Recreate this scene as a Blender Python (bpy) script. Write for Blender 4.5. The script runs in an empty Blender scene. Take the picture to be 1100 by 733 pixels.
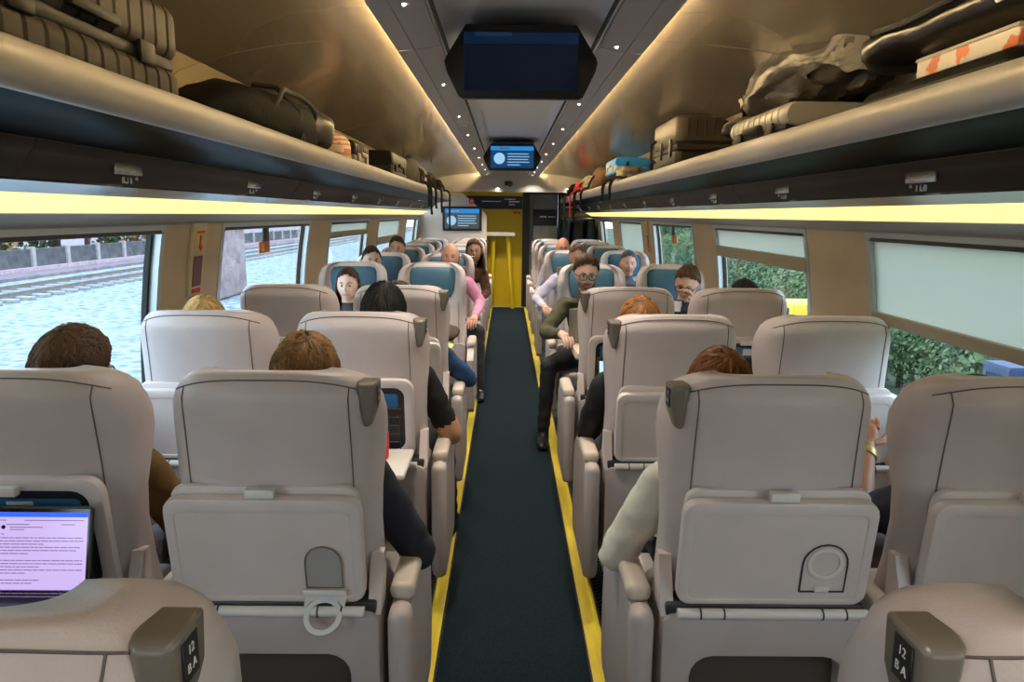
import bpy, bmesh, math, random
import numpy as np
from mathutils import Vector, Matrix, Euler, noise
random.seed(7)
PI = math.pi
SC = bpy.context.scene
COL = SC.collection
R = math.radians

# ------------------------------------------------------------------ camera
cam_d = bpy.data.cameras.new('camera'); cam = bpy.data.objects.new('camera', cam_d); COL.objects.link(cam)
cam_d.sensor_width = 36.0; cam_d.lens = 36.0 * 794 / 1100; cam_d.clip_start = 0.02; cam_d.clip_end = 400
cam.matrix_world = (Matrix.Translation((-0.042, 0, 1.53)) @ Matrix.Rotation(R(-0.5), 4, 'Z')
                    @ Matrix.Rotation(R(90 - 9.7), 4, 'X') @ Matrix.Rotation(R(0.6), 4, 'Z'))
SC.camera = cam
# ------------------------------------------------------------------ world, exposure
SC.view_settings.view_transform = 'Standard'
SC.view_settings.look = 'None'
SC.view_settings.gamma = 1.0
SC.view_settings.use_curve_mapping = False
SC.view_settings.exposure = 1.32
world = bpy.data.worlds.new('world'); SC.world = world; world.use_nodes = True
wn = world.node_tree; wn.nodes.clear()
w_out = wn.nodes.new('ShaderNodeOutputWorld'); w_bg = wn.nodes.new('ShaderNodeBackground')
w_geo = wn.nodes.new('ShaderNodeTexCoord'); w_sep = wn.nodes.new('ShaderNodeSeparateXYZ'); w_r = wn.nodes.new('ShaderNodeValToRGB')
wn.links.new(w_geo.outputs['Generated'], w_sep.inputs[0]); wn.links.new(w_sep.outputs['Z'], w_r.inputs[0])
w_r.color_ramp.elements[0].color = (0.80, 0.90, 1.0, 1); w_r.color_ramp.elements[1].color = (0.50, 0.68, 1.0, 1)
wn.links.new(w_r.outputs[0], w_bg.inputs[0]); wn.links.new(w_bg.outputs[0], w_out.inputs[0])
w_bg.inputs[1].default_value = 2.2
STRIP_E = 3.2      # warm light strips over the windows
COVE_E = 75.0      # cove LED lines
DOWN_W = 22.0       # each downlight
SC.cycles.max_bounces = 8; SC.cycles.transparent_max_bounces = 12
SC.cycles.sample_clamp_indirect = 4.0
SC.cycles.use_denoising = True

# ------------------------------------------------------------------ materials
MATS = {}
def mat(name, col, rough=0.5, metal=0.0, spec=0.5, emit=None, es=0.0, var=0.0, vscale=8.0, bump=0.0, bscale=60.0,
        coat=0.0, stretch=None, alpha=1.0, sheen=0.0, col2=None):
    if name in MATS: return MATS[name]
    m = bpy.data.materials.new(name); m.use_nodes = True; nt = m.node_tree; b = nt.nodes['Principled BSDF']
    c = (col[0], col[1], col[2], 1)
    b.inputs['Base Color'].default_value = c; b.inputs['Roughness'].default_value = rough
    b.inputs['Metallic'].default_value = metal; b.inputs['Specular IOR Level'].default_value = spec
    b.inputs['Coat Weight'].default_value = coat; b.inputs['Coat Roughness'].default_value = 0.08
    if sheen: b.inputs['Sheen Weight'].default_value = sheen
    if alpha < 1: b.inputs['Alpha'].default_value = alpha
    tc = nt.nodes.new('ShaderNodeTexCoord'); mp = nt.nodes.new('ShaderNodeMapping')
    nt.links.new(tc.outputs['Object'], mp.inputs[0])
    if stretch: mp.inputs['Scale'].default_value = stretch
    if var > 0 or col2:
        n = nt.nodes.new('ShaderNodeTexNoise'); n.inputs['Scale'].default_value = vscale; n.inputs['Detail'].default_value = 4
        nt.links.new(mp.outputs[0], n.inputs['Vector'])
        r = nt.nodes.new('ShaderNodeValToRGB'); nt.links.new(n.outputs[0], r.inputs[0])
        r.color_ramp.elements[0].position = 0.35; r.color_ramp.elements[1].position = 0.65
        a = tuple(max(0, x * (1 - var)) for x in col); d = col2 if col2 else tuple(min(1, x * (1 + var)) for x in col)
        r.color_ramp.elements[0].color = (*a, 1); r.color_ramp.elements[1].color = (*d, 1)
        nt.links.new(r.outputs[0], b.inputs['Base Color'])
    if bump > 0:
        n2 = nt.nodes.new('ShaderNodeTexNoise'); n2.inputs['Scale'].default_value = bscale; n2.inputs['Detail'].default_value = 3
        nt.links.new(mp.outputs[0], n2.inputs['Vector'])
        bp = nt.nodes.new('ShaderNodeBump'); bp.inputs['Strength'].default_value = bump; bp.inputs['Distance'].default_value = 0.01
        nt.links.new(n2.outputs[0], bp.inputs['Height']); nt.links.new(bp.outputs[0], b.inputs['Normal'])
    if emit:
        b.inputs['Emission Color'].default_value = (*emit, 1); b.inputs['Emission Strength'].default_value = es
    MATS[name] = m; return m

def glass_mat(name, tint, gl=0.08, rough=0.0):
    m = bpy.data.materials.new(name); m.use_nodes = True; nt = m.node_tree; nt.nodes.clear()
    o = nt.nodes.new('ShaderNodeOutputMaterial'); mx = nt.nodes.new('ShaderNodeMixShader')
    t = nt.nodes.new('ShaderNodeBsdfTransparent'); g = nt.nodes.new('ShaderNodeBsdfGlossy')
    t.inputs[0].default_value = (*tint, 1); g.inputs['Roughness'].default_value = rough
    f = nt.nodes.new('ShaderNodeLayerWeight'); f.inputs[0].default_value = 0.5
    q = nt.nodes.new('ShaderNodeMath'); q.operation = 'POWER'; q.inputs[1].default_value = 5.0; nt.links.new(f.outputs['Facing'], q.inputs[0])
    q2 = nt.nodes.new('ShaderNodeMath'); q2.operation = 'MULTIPLY_ADD'; q2.inputs[1].default_value = 0.5; q2.inputs[2].default_value = gl * 0.3; nt.links.new(q.outputs[0], q2.inputs[0])
    nt.links.new(q2.outputs[0], mx.inputs[0])
    nt.links.new(t.outputs[0], mx.inputs[1]); nt.links.new(g.outputs[0], mx.inputs[2]); nt.links.new(mx.outputs[0], o.inputs[0])
    MATS[name] = m; return m

M_LEATHER = mat('seat_leather', (0.555, 0.475, 0.46), 0.42, var=0.05, vscale=5, bump=0.12, bscale=220)
M_PIPING = mat('seat_piping', (0.13, 0.105, 0.09), 0.6)
M_BLUE = mat('headrest_blue', (0.045, 0.13, 0.20), 0.6, var=0.06, bump=0.1, bscale=200)
M_CUSH = mat('cushion_leather', (0.52, 0.47, 0.45), 0.5, var=0.05, bump=0.1, bscale=150)
M_PLAS = mat('tray_plastic', (0.64, 0.555, 0.53), 0.4, var=0.03)
M_PLASL = mat('light_plastic', (0.72, 0.67, 0.62), 0.38)
M_HOUS = mat('housing_plastic', (0.45, 0.39, 0.375), 0.42, var=0.04)
M_POCK = mat('pocket_dark', (0.085, 0.07, 0.06), 0.55)
M_BLACK = mat('black_plastic', (0.012, 0.012, 0.014), 0.4)
M_HANDLE = mat('grab_handle', (0.16, 0.135, 0.11), 0.33, coat=0.3)
M_ARM = mat('armrest_cap', (0.58, 0.49, 0.41), 0.38)
M_STEEL = mat('brushed_steel', (0.55, 0.54, 0.52), 0.32, metal=0.9, var=0.05)
M_ALU = mat('window_aluminium', (0.55, 0.60, 0.62), 0.35, metal=0.5)
M_DARKMET = mat('dark_metal', (0.06, 0.06, 0.06), 0.45, metal=0.6)
M_RUBBER = mat('black_rubber', (0.01, 0.01, 0.01), 0.6)
M_WALL = mat('wall_tan', (0.62, 0.47, 0.31), 0.55, var=0.04, vscale=3)
M_WALLG = mat('wall_grey', (0.36, 0.35, 0.33), 0.5)
M_BLIND = mat('blind_fabric', (0.62, 0.64, 0.60), 0.8)
_nt = M_BLIND.node_tree; _tr = _nt.nodes.new('ShaderNodeBsdfTranslucent'); _tr.inputs[0].default_value = (.80, .80, .72, 1); _mx = _nt.nodes.new('ShaderNodeMixShader'); _mx.inputs[0].default_value = .55
_nt.links.new(_nt.nodes['Principled BSDF'].outputs[0], _mx.inputs[1]); _nt.links.new(_tr.outputs[0], _mx.inputs[2]); _nt.links.new(_mx.outputs[0], _nt.nodes['Material Output'].inputs[0])
M_BLINDBAR = mat('blind_bar', (0.42, 0.345, 0.25), 0.5)
M_RAIL = mat('rack_rail', (0.46, 0.44, 0.42), 0.42, metal=0.25, stretch=(1, .1, 1), var=0.05)
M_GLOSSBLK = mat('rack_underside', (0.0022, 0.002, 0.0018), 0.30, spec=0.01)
M_BROWN = mat('number_panel', (0.034, 0.024, 0.018), 0.45, spec=0.15, var=0.12, stretch=(1, .05, 6))
M_CHROME = mat('chrome_strip', (0.50, 0.50, 0.50), 0.22, metal=0.8)
M_CEILG = mat('ceiling_gloss', (0.29, 0.24, 0.18), 0.24, metal=0.35, coat=0.25)
M_CEILW = mat('rack_back', (0.62, 0.50, 0.30), 0.35)
M_CEILC = mat('ceiling_centre', (0.72, 0.70, 0.72), 0.45)
M_BAND = mat('ceiling_band', (0.36, 0.35, 0.36), 0.45)
M_JOINT = mat('panel_joint', (0.02, 0.018, 0.015), 0.6)
M_STRIP = mat('light_strip', (1, 0.9, 0.6), 0.5, emit=(1.0, 0.81, 0.25), es=STRIP_E * 0.16)
M_COVE = mat('cove_led', (1, 0.9, 0.6), 0.5, emit=(1.0, 0.72, 0.34), es=COVE_E)
M_LAMP = mat('downlight_lens', (1, 1, 1), 0.5, emit=(1.0, 0.93, 0.80), es=22)
M_YELLOW = mat('aisle_yellow', (0.62, 0.47, 0.03), 0.5, var=0.12, vscale=30, stretch=(1, .15, 1))
M_YWALL = mat('yellow_wall', (0.60, 0.41, 0.01), 0.4)
M_NAVY = mat('navy_banner', (0.006, 0.016, 0.04), 0.35)
M_WHITE = mat('white_print', (0.75, 0.75, 0.75), 0.5)
M_RED = mat('red_print', (0.70, 0.03, 0.02), 0.5)
M_CREAM = mat('cream_panel', (0.66, 0.56, 0.36), 0.5)
M_PARTW = mat('partition_white', (0.66, 0.60, 0.52), 0.45)
M_SCR_BLK = mat('screen_black', (0.004, 0.004, 0.006), 0.12)
M_SCR_DIM = mat('screen_dim', (0.004, 0.005, 0.01), 0.12, emit=(0.001, 0.003, 0.010), es=0.4)
M_SCR_BLUE = mat('screen_blue', (0, 0, 0), 0.2, emit=(0.005, 0.045, 0.13), es=.45)
M_SCR_HEAD = mat('screen_header', (0, 0, 0), 0.2, emit=(0.02, 0.22, 0.55), es=.45)
M_SCR_HEADD = mat('screen_header_dim', (0, 0, 0), 0.2, emit=(0.001, 0.008, 0.025), es=.5)
M_SCR_TXT = mat('screen_text', (0, 0, 0), 0.2, emit=(0.28, 0.5, 0.7), es=.5)
M_SCR_GREY = mat('screen_grey', (0, 0, 0), 0.2, emit=(0.045, 0.06, 0.07), es=.5)
M_SCR_LAV = mat('screen_lavender', (0, 0, 0), 0.2, emit=(0.52, 0.40, 0.74), es=.5)
M_SCR_INK = mat('screen_ink', (0, 0, 0), 0.2, emit=(0.16, 0.11, 0.26), es=.5)
M_SCR_LBLUE = mat('screen_lightblue', (0, 0, 0), 0.2, emit=(0.5, 0.8, 0.85), es=.5)
M_GLASS = glass_mat('window_glass', (0.90, 0.96, 0.96))

def carpet(name, c1, c2, scale, herring=False):
    m = bpy.data.materials.new(name); m.use_nodes = True; nt = m.node_tree; b = nt.nodes['Principled BSDF']
    b.inputs['Roughness'].default_value = 0.9; b.inputs['Specular IOR Level'].default_value = 0.08
    tc = nt.nodes.new('ShaderNodeTexCoord'); n = nt.nodes.new('ShaderNodeTexNoise'); n.inputs['Scale'].default_value = scale
    n.inputs['Detail'].default_value = 6
    r = nt.nodes.new('ShaderNodeValToRGB'); r.color_ramp.elements[0].color = (*c1, 1); r.color_ramp.elements[1].color = (*c2, 1)
    r.color_ramp.elements[0].position = 0.4; r.color_ramp.elements[1].position = 0.62
    nt.links.new(tc.outputs['Object'], n.inputs['Vector'])
    src = n.outputs[0]
    if herring:
        s = nt.nodes.new('ShaderNodeSeparateXYZ'); nt.links.new(tc.outputs['Object'], s.inputs[0])
        def mth(op, a, bb=None, v=None):
            q = nt.nodes.new('ShaderNodeMath'); q.operation = op
            nt.links.new(a, q.inputs[0])
            if bb is not None: nt.links.new(bb, q.inputs[1])
            if v is not None: q.inputs[1].default_value = v
            return q.outputs[0]
        pp = mth('PINGPONG', s.outputs['X'], v=0.02)
        sm = mth('ADD', s.outputs['Y'], pp)
        mm = mth('MULTIPLY', sm, v=230.0); sn = mth('SINE', mm); sn = mth('MULTIPLY', sn, v=0.3)
        src = mth('ADD', sn, v=0.5)
    nt.links.new(src, r.inputs[0]); nt.links.new(r.outputs[0], b.inputs['Base Color'])
    n2 = nt.nodes.new('ShaderNodeTexNoise'); n2.inputs['Scale'].default_value = 400; nt.links.new(tc.outputs['Object'], n2.inputs['Vector'])
    bp = nt.nodes.new('ShaderNodeBump'); bp.inputs['Strength'].default_value = 0.4; bp.inputs['Distance'].default_value = 0.004
    nt.links.new(n2.outputs[0], bp.inputs['Height']); nt.links.new(bp.outputs[0], b.inputs['Normal'])
    MATS[name] = m; return m
M_CARPET = carpet('aisle_carpet', (0.006, 0.012, 0.016), (0.013, 0.023, 0.028), 260)
M_CARPET2 = carpet('seat_carpet', (0.008, 0.010, 0.012), (0.05, 0.065, 0.08), 90, True)

# ------------------------------------------------------------------ mesh helpers
class MB:
    def __init__(s): s.v = []; s.f = []; s.mi = []
    def add(s, vs, fs, mi=0):
        o = len(s.v); s.v += [tuple(p) for p in vs]; s.f += [tuple(i + o for i in f) for f in fs]; s.mi += [mi] * len(fs); return s
    def xf(s, M):
        s.v = [tuple(M @ Vector(p)) for p in s.v]; return s
    def join(s, o):
        k = len(s.v); s.v += o.v; s.f += [tuple(i + k for i in f) for f in o.f]; s.mi += o.mi; return s
    def build(s, name, mats, parent=None, smooth=True, loc=None, auto=True):
        me = bpy.data.meshes.new(name); me.from_pydata(s.v, [], s.f); me.validate(verbose=False)
        if not isinstance(mats, (list, tuple)): mats = [mats]
        for m in mats: me.materials.append(m)
        if len(me.polygons) == len(s.mi): me.polygons.foreach_set('material_index', s.mi)
        if smooth:
            me.polygons.foreach_set('use_smooth', [True] * len(me.polygons))
            if auto: me.set_sharp_from_angle(angle=R(38))
        bm = bmesh.new(); bm.from_mesh(me); bmesh.ops.recalc_face_normals(bm, faces=bm.faces); bm.to_mesh(me); bm.free()
        o = bpy.data.objects.new(name, me); COL.objects.link(o)
        if loc: o.location = loc
        if parent: o.parent = parent
        return o

def loft(rings, cap0=True, cap1=True, closed=True):
    mb = MB(); n = len(rings[0]); vs = [p for r in rings for p in r]; fs = []
    for i in range(len(rings) - 1):
        for j in range(n if closed else n - 1):
            k = (j + 1) % n
            fs.append((i * n + j, i * n + k, (i + 1) * n + k, (i + 1) * n + j))
    if cap0: fs.append(tuple(range(n - 1, -1, -1)))
    if cap1: fs.append(tuple((len(rings) - 1) * n + j for j in range(n)))
    return mb.add(vs, fs)

def rr(w, h, r, cn=4):
    """rounded rectangle points (centred), w x h full size"""
    pts = []; r = min(r, w / 2 - 1e-4, h / 2 - 1e-4)
    for cx, cy, a0 in ((w/2-r, h/2-r, 0), (-w/2+r, h/2-r, 90), (-w/2+r, -h/2+r, 180), (w/2-r, -h/2+r, 270)):
        for k in range(cn + 1):
            a = R(a0 + 90 * k / cn); pts.append((cx + r * math.cos(a), cy + r * math.sin(a)))
    return pts

def slab(w, h, t, r, b=0.004, cn=4):
    """rounded slab in XZ plane, thickness along Y (0..t), both faces bevelled"""
    def ring(y, e): return [(x, y, z) for x, z in rr(w - 2*e, h - 2*e, max(r - e, .001), cn)]
    return loft([ring(0, b), ring(b*.3, b*.3), ring(b, 0), ring(t-b, 0), ring(t-b*.3, b*.3), ring(t, b)])

def recess_slab(w, h, t, r, iw, ih, ir, d, ox=0, oz=0, b=0.006, cn=4):
    """slab with a recess (depth d) in its front face (Y=0); returns MB with mi 0 shell, 1 recess floor"""
    def ring(y, ww, hh, rad, cx=0, cz=0): return [(x + cx, y, z + cz) for x, z in rr(ww, hh, max(rad, .001), cn)]
    mb = loft([ring(t, w, h, r), ring(b, w, h, r), ring(b*.3, w-b*.6, h-b*.6, r-b*.3), ring(0, w-2*b, h-2*b, r-b),
               ring(0, iw, ih, ir, ox, oz), ring(d*.2, iw-.006, ih-.006, ir-.003, ox, oz), ring(d, iw-.010, ih-.010, ir-.005, ox, oz)], True, False)
    n = 4 * (cn + 1)
    mb.add(ring(d, iw-.010, ih-.010, ir-.005, ox, oz), [tuple(range(n))], 1)
    return mb

def rbox(sx, sy, sz, r=0.01, seg=2, c=(0, 0, 0)):
    bm = bmesh.new(); bmesh.ops.create_cube(bm, size=1)
    for v in bm.verts: v.co = Vector((v.co.x * sx, v.co.y * sy, v.co.z * sz))
    if r > 0: bmesh.ops.bevel(bm, geom=list(bm.edges), offset=min(r, sx*.49, sy*.49, sz*.49), segments=seg, affect='EDGES', profile=0.5)
    vs = [(v.co.x + c[0], v.co.y + c[1], v.co.z + c[2]) for v in bm.verts]
    fs = [tuple(v.index for v in f.verts) for f in bm.faces]; bm.free()
    return MB().add(vs, fs)
def box(x0, x1, y0, y1, z0, z1, r=0.0, seg=2):
    return rbox(abs(x1-x0), abs(y1-y0), abs(z1-z0), r, seg, ((x0+x1)/2, (y0+y1)/2, (z0+z1)/2))

def tube(pts, rad, n=8, caps=True, flat=None):
    """tapered tube along pts. rad: float or list. flat: (scale along first normal)"""
    pts = [Vector(p) for p in pts]; m = len(pts)
    if not isinstance(rad, (list, tuple)): rad = [rad] * m
    rings = []; up = None
    for i in range(m):
        d = (pts[min(i+1, m-1)] - pts[max(i-1, 0)])
        d = d.normalized() if d.length > 1e-9 else Vector((0, 0, 1))
        if up is None:
            up = Vector((0, 0, 1)) if abs(d.z) < 0.9 else Vector((1, 0, 0))
        a = d.cross(up)
        a = a.normalized() if a.length > 1e-6 else Vector((1, 0, 0))
        b = a.cross(d).normalized(); up = b
        rings.append([tuple(pts[i] + (a * math.cos(2*PI*k/n) + b * math.sin(2*PI*k/n) * (flat or 1)) * rad[i]) for k in range(n)])
    return loft(rings, caps, caps)

def smooth_pts(P, n=5):
    P = [Vector(p) for p in P]; out = []
    for i in range(len(P) - 1):
        a, b, c, d = P[max(i-1, 0)], P[i], P[i+1], P[min(i+2, len(P)-1)]
        for k in range(n):
            t = k/n; out.append(tuple(.5*((2*b) + (c - a)*t + (2*a - 5*b + 4*c - d)*t*t + (3*b - a - 3*c + d)*t**3)))
    return out + [tuple(P[-1])]
def capsule(a, b, ra, rb, n=12):
    """tube with rounded ends"""
    a = Vector(a); b = Vector(b); d = (b - a).normalized()
    pts = [a - d*ra*.98, a - d*ra*.7, a, b, b + d*rb*.7, b + d*rb*.98]
    return tube(pts, [ra*.2, ra*.72, ra, rb, rb*.72, rb*.2], n)

def ball(c, rx, ry, rz, nu=14, nv=9):
    rings = []
    for i in range(nv + 1):
        t = -PI/2 + PI * (i + .02) / (nv + .04)
        rings.append([(c[0] + rx*math.cos(t)*math.cos(2*PI*k/nu), c[1] + ry*math.cos(t)*math.sin(2*PI*k/nu), c[2] + rz*math.sin(t)) for k in range(nu)])
    return loft(rings)

def prism(poly, y0, y1):
    """closed polygon of (x,z) extruded along Y"""
    n = len(poly)
    return loft([[(x, y0, z) for x, z in poly], [(x, y1, z) for x, z in poly]])
def prismx(poly, x0, x1):
    return loft([[(x0, y, z) for y, z in poly], [(x1, y, z) for y, z in poly]])
def sheet(pts, y0, y1, th=0.012, out=1):
    """open polyline (x,z) given thickness on its left side, extruded along Y"""
    P = [Vector((p[0], p[1])) for p in pts]; off = []
    for i, p in enumerate(P):
        d = (P[min(i+1, len(P)-1)] - P[max(i-1, 0)]).normalized()
        off.append((p.x - d.y * th * out, p.y + d.x * th * out))
    return prism([tuple(p) for p in P] + off[::-1], y0, y1)

def empty(name, loc=(0, 0, 0), rz=0):
    o = bpy.data.objects.new(name, None); COL.objects.link(o); o.location = loc; o.rotation_euler = (0, 0, rz); o.empty_display_size = .05; return o
def tag(o, label=None, cat=None, group=None, kind=None):
    if label: o['label'] = label
    if cat: o['category'] = cat
    if group: o['group'] = group
    if kind: o['kind'] = kind
    return o
CHILD = {}
def kids(o):
    return [c for c in bpy.data.objects if c.parent == o]
def copy_tree(o, parent=None, cache=None):
    if cache is None:
        cache = {}
        for c in bpy.data.objects:
            if c.parent: cache.setdefault(c.parent.name, []).append(c)
    c = o.copy(); COL.objects.link(c); c.parent = parent
    for ch in cache.get(o.name, []): copy_tree(ch, c, cache)
    return c
def text_mb(s, size, thick=0.0015):
    cu = bpy.data.curves.new('t', 'FONT'); cu.body = s; cu.size = size; cu.extrude = thick; cu.align_x = 'CENTER'; cu.align_y = 'CENTER'
    o = bpy.data.objects.new('t', cu); COL.objects.link(o)
    bpy.context.view_layer.update()
    me = bpy.data.meshes.new_from_object(o.evaluated_get(bpy.context.evaluated_depsgraph_get()))
    mb = MB().add([tuple(v.co) for v in me.vertices], [tuple(p.vertices) for p in me.polygons])
    bpy.data.objects.remove(o); bpy.data.curves.remove(cu); bpy.data.meshes.remove(me)
    return mb
def flip(mb, s):
    if s < 0: mb.v = [(-x, y, z) for x, y, z in mb.v]
    return mb

Y0, Y1 = -6.2, 11.4        # ceiling zone
YE = 12.3                  # end wall
# ------------------------------------------------------------------ floor
f = tag(box(-1.5, 1.5, Y0, YE + .6, -.05, 0).build('floor', M_CARPET2, smooth=False), kind='structure')
tag(box(-.262, .25, Y0, YE, 0, .006).build('floor_runner', M_CARPET, f, smooth=False), kind='structure')
for s in (-1, 1):
    t = tag(box(s*.258 - (s < 0)*.014, s*.322, Y0, YE - .05, 0, .012, .003).build('trim_1', M_YELLOW), kind='structure')
    box(s*.252 - (s < 0)*.014, s*.2575 - (s < 0)*.014, Y0, YE - .05, 0, .0135).build('edge_strip', M_DARKMET, t, False)
    box(s*.3225, s*.329, Y0, YE - .05, 0, .0135).build('edge_strip', M_DARKMET, t, False)
tag(box(-.36, .36, YE - .05, YE + .02, 0, .016, .003).build('trim_2', M_STEEL), kind='structure')

# ------------------------------------------------------------------ side walls, windows
def wx(z):
    zs = [0, .78, .95, 1.13, 1.30, 1.45, 1.50, 1.56]; xs = [1.475, 1.475, 1.47, 1.455, 1.434, 1.41, 1.40, 1.39]
    return float(np.interp(z, zs, xs))
ZW0, ZW1 = .80, 1.475
WINS = [(-.84, .78), (1.38, 3.0), (3.6, 5.22), (5.82, 7.44), (8.04, 9.66), (10.26, 11.6), (-3.06, -1.44), (-5.28, -3.66)]
def wall_panel(s, y0, y1, z0, z1, th=.07, n=8, inset=0):
    zs = [z0 + (z1 - z0) * i / n for i in range(n + 1)]
    inner = [(s * (wx(z) + inset), z) for z in zs]; outer = [(s * (wx(z) + inset + th), z) for z in reversed(zs)]
    return prism(inner + outer, y0, y1)
for s, side in ((-1, 'left'), (1, 'right')):
    wl = tag(wall_panel(s, Y0, YE + .6, 0, ZW0, n=4).build('wall_' + side, M_WALL), kind='structure')
    tag(wall_panel(s, Y0, YE + .6, ZW1, 1.54, n=2).build('wall_header', M_WALLG, wl), kind='structure')
    edges = [Y0] + [e for w in sorted(WINS) for e in w] + [YE + .6]
    for i in range(0, len(edges), 2):
        if edges[i+1] > edges[i]:
            wall_panel(s, edges[i] + .004, edges[i+1] - .004, ZW0, ZW1).build('pillar', M_WALL, wl)
    # heater skirting along the floor
    tag(box(s*1.40, s*1.475, Y0, YE, 0.0, .14, .01).build('baseboard_' + side, M_HOUS), kind='structure')

BL = {-1: {3: (1.38, 1.33, 1), 4: (1.27, 1.19, 1)}, 1: {1: (1.16, 1.115, 1), 2: (1.335, 1.265, 1), 4: (.86, .82, 1)}}
for s in (-1, 1):
    for k, (a, b) in enumerate(WINS):
        e = empty('window_%d' % (k + 1 + (8 if s > 0 else 0)), (s*1.46, (a+b)/2, 0)); tag(e, kind='structure')
        cx, cy = s*1.46, (a+b)/2
        def put(mb): return mb.xf(Matrix.Translation((-cx, -cy, 0)))
        fw = .035
        fr = MB()
        fr.join(wall_panel(s, a, a + fw, ZW0, ZW1, .05, 8, -.004)); fr.join(wall_panel(s, b - fw, b, ZW0, ZW1, .05, 8, -.004))
        fr.join(wall_panel(s, a + fw, b - fw, ZW0, ZW0 + fw, .05, 2, -.004)); fr.join(wall_panel(s, a + fw, b - fw, ZW1 - .02, ZW1, .05, 2, -.004))
        put(fr).build('window_frame', M_ALU, e)
        g = MB()
        g.join(wall_panel(s, a + fw, a + fw + .018, ZW0 + fw, ZW1 - .02, .02, 8, .028)); g.join(wall_panel(s, b - fw - .018, b - fw, ZW0 + fw, ZW1 - .02, .02, 8, .028))
        put(g).build('gasket', M_RUBBER, e)
        put(wall_panel(s, a + fw, b - fw, ZW0 + fw, ZW1 - .02, .004, 10, .04)).build('pane', M_GLASS, e)
        put(box(s*(wx(1.46)-.002), s*(wx(1.46)+.02), a + .01, b - .01, ZW1 - .035, ZW1 - .002, .004)).build('blind_roller', M_DARKMET, e)
        if k in BL[s]:
            z1, z0, _ = BL[s][k]
            put(wall_panel(s, a + fw*.8, b - fw*.8, z1 - .005, ZW1 - .03, .003, 10, .010)).build('blind', M_BLIND, e)
            put(box(s*(wx(z1)-.008), s*(wx(z1)+.026), a + fw*.8, b - fw*.8, z0, z1, .006)).build('blind_bar', M_BLINDBAR, e)
        elif k in (2, 3) and not (s == -1 and k == 3):
            py = {(-1, 2): 4.32, (1, 3): 6.62, (1, 2): 4.4}.get((s, k), 4.3)
            put(box(s*(wx(1.40)+.026), s*(wx(1.40)+.034), py, py + .10, 1.36, ZW1 - .03, .002)).build('pull_strap', M_BLACK, e)
            st = put(box(s*(wx(1.33)+.034), s*(wx(1.33)+.038), py - .03, py + .16, 1.295, 1.36, .0)).build('emergency_sticker', mat('orange_sticker', (0.75, 0.16, 0.03), .5), e, False)
            put(box(s*(wx(1.33)+.031), s*(wx(1.33)+.034), py + .0, py + .05, 1.305, 1.35)).build('sticker_print', M_CREAM, e, False)

# ------------------------------------------------------------------ ceiling
cl = empty('ceiling'); tag(cl, kind='structure')
for s in (-1, 1):
    gp = [(1.13, 2.05), (1.0, 2.085), (.85, 2.112), (.70, 2.128), (.56, 2.137), (.46, 2.142)]
    bk = [(1.365, 1.745), (1.355, 1.82), (1.33, 1.90), (1.28, 1.97), (1.21, 2.02), (1.135, 2.048)]
    ys = [Y0, -3.85, -1.65, .55, 2.75, 4.95, 7.15, 9.35, Y1]
    for i in range(len(ys) - 1):
        flip(sheet(gp, ys[i] + .003, ys[i+1] - .003, .01, -1), s).build('gloss_panel', M_CEILG, cl)
        flip(sheet(bk, ys[i] + .003 - 0, ys[i+1] - .003, .01, -1), s).build('back_panel', M_CEILW, cl)
    flip(sheet([(1.40, 1.72), (1.385, 1.9), (1.3, 2.03), (1.13, 2.075), (.8, 2.145), (.45, 2.162), (.40, 2.162)], Y0, Y1 + .1, .02, -1), s).build('backing', M_JOINT, cl)
    # band with the downlights and its lip, then the slope to the centre
    for i in range(len(ys) - 1):
        yo = .0
        flip(sheet([(.432, 2.118), (.432, 2.104), (.3735, 2.108)], ys[i] + .003, ys[i+1] - .003, .008, 1 if s > 0 else 1), s).build('cove_lip', M_BAND, cl)
        flip(sheet([(.3725, 2.110), (.335, 2.115), (.281, 2.126)], ys[i] + .003, ys[i+1] - .003, .008, 1), s).build('light_band', M_BAND, cl)
        flip(sheet([(.2812, 2.127), (.262, 2.16), (.245, 2.183), (.22, 2.197), (.0, 2.20)], ys[i] + .002, ys[i+1] - .002, .008, 1), s).build('centre_panel', M_CEILC, cl)
    cv = flip(box(.425, .431, Y0, Y1 - .02, 2.120, 2.131), s).build('cove_light', M_COVE, cl, False)
    flip(box(.412, .420, Y0, Y1, 2.112, 2.135), s).build('light_baffle', M_JOINT, cl, False)  # added blocker, keeps cove light from leaking onto the centre panels
    flip(box(.262, .425, Y0, Y1, 2.128, 2.14), s).build('backing', M_JOINT, cl, False)
tag(box(-.5, .5, Y0, Y1 + .1, 2.21, 2.25).build('ceiling_top', M_JOINT, cl, False), kind='structure')
tag(box(-1.5, 1.5, Y0 - .05, Y0, 0, 2.25).build('wall_back', M_PARTW, smooth=False), kind='structure')

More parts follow.
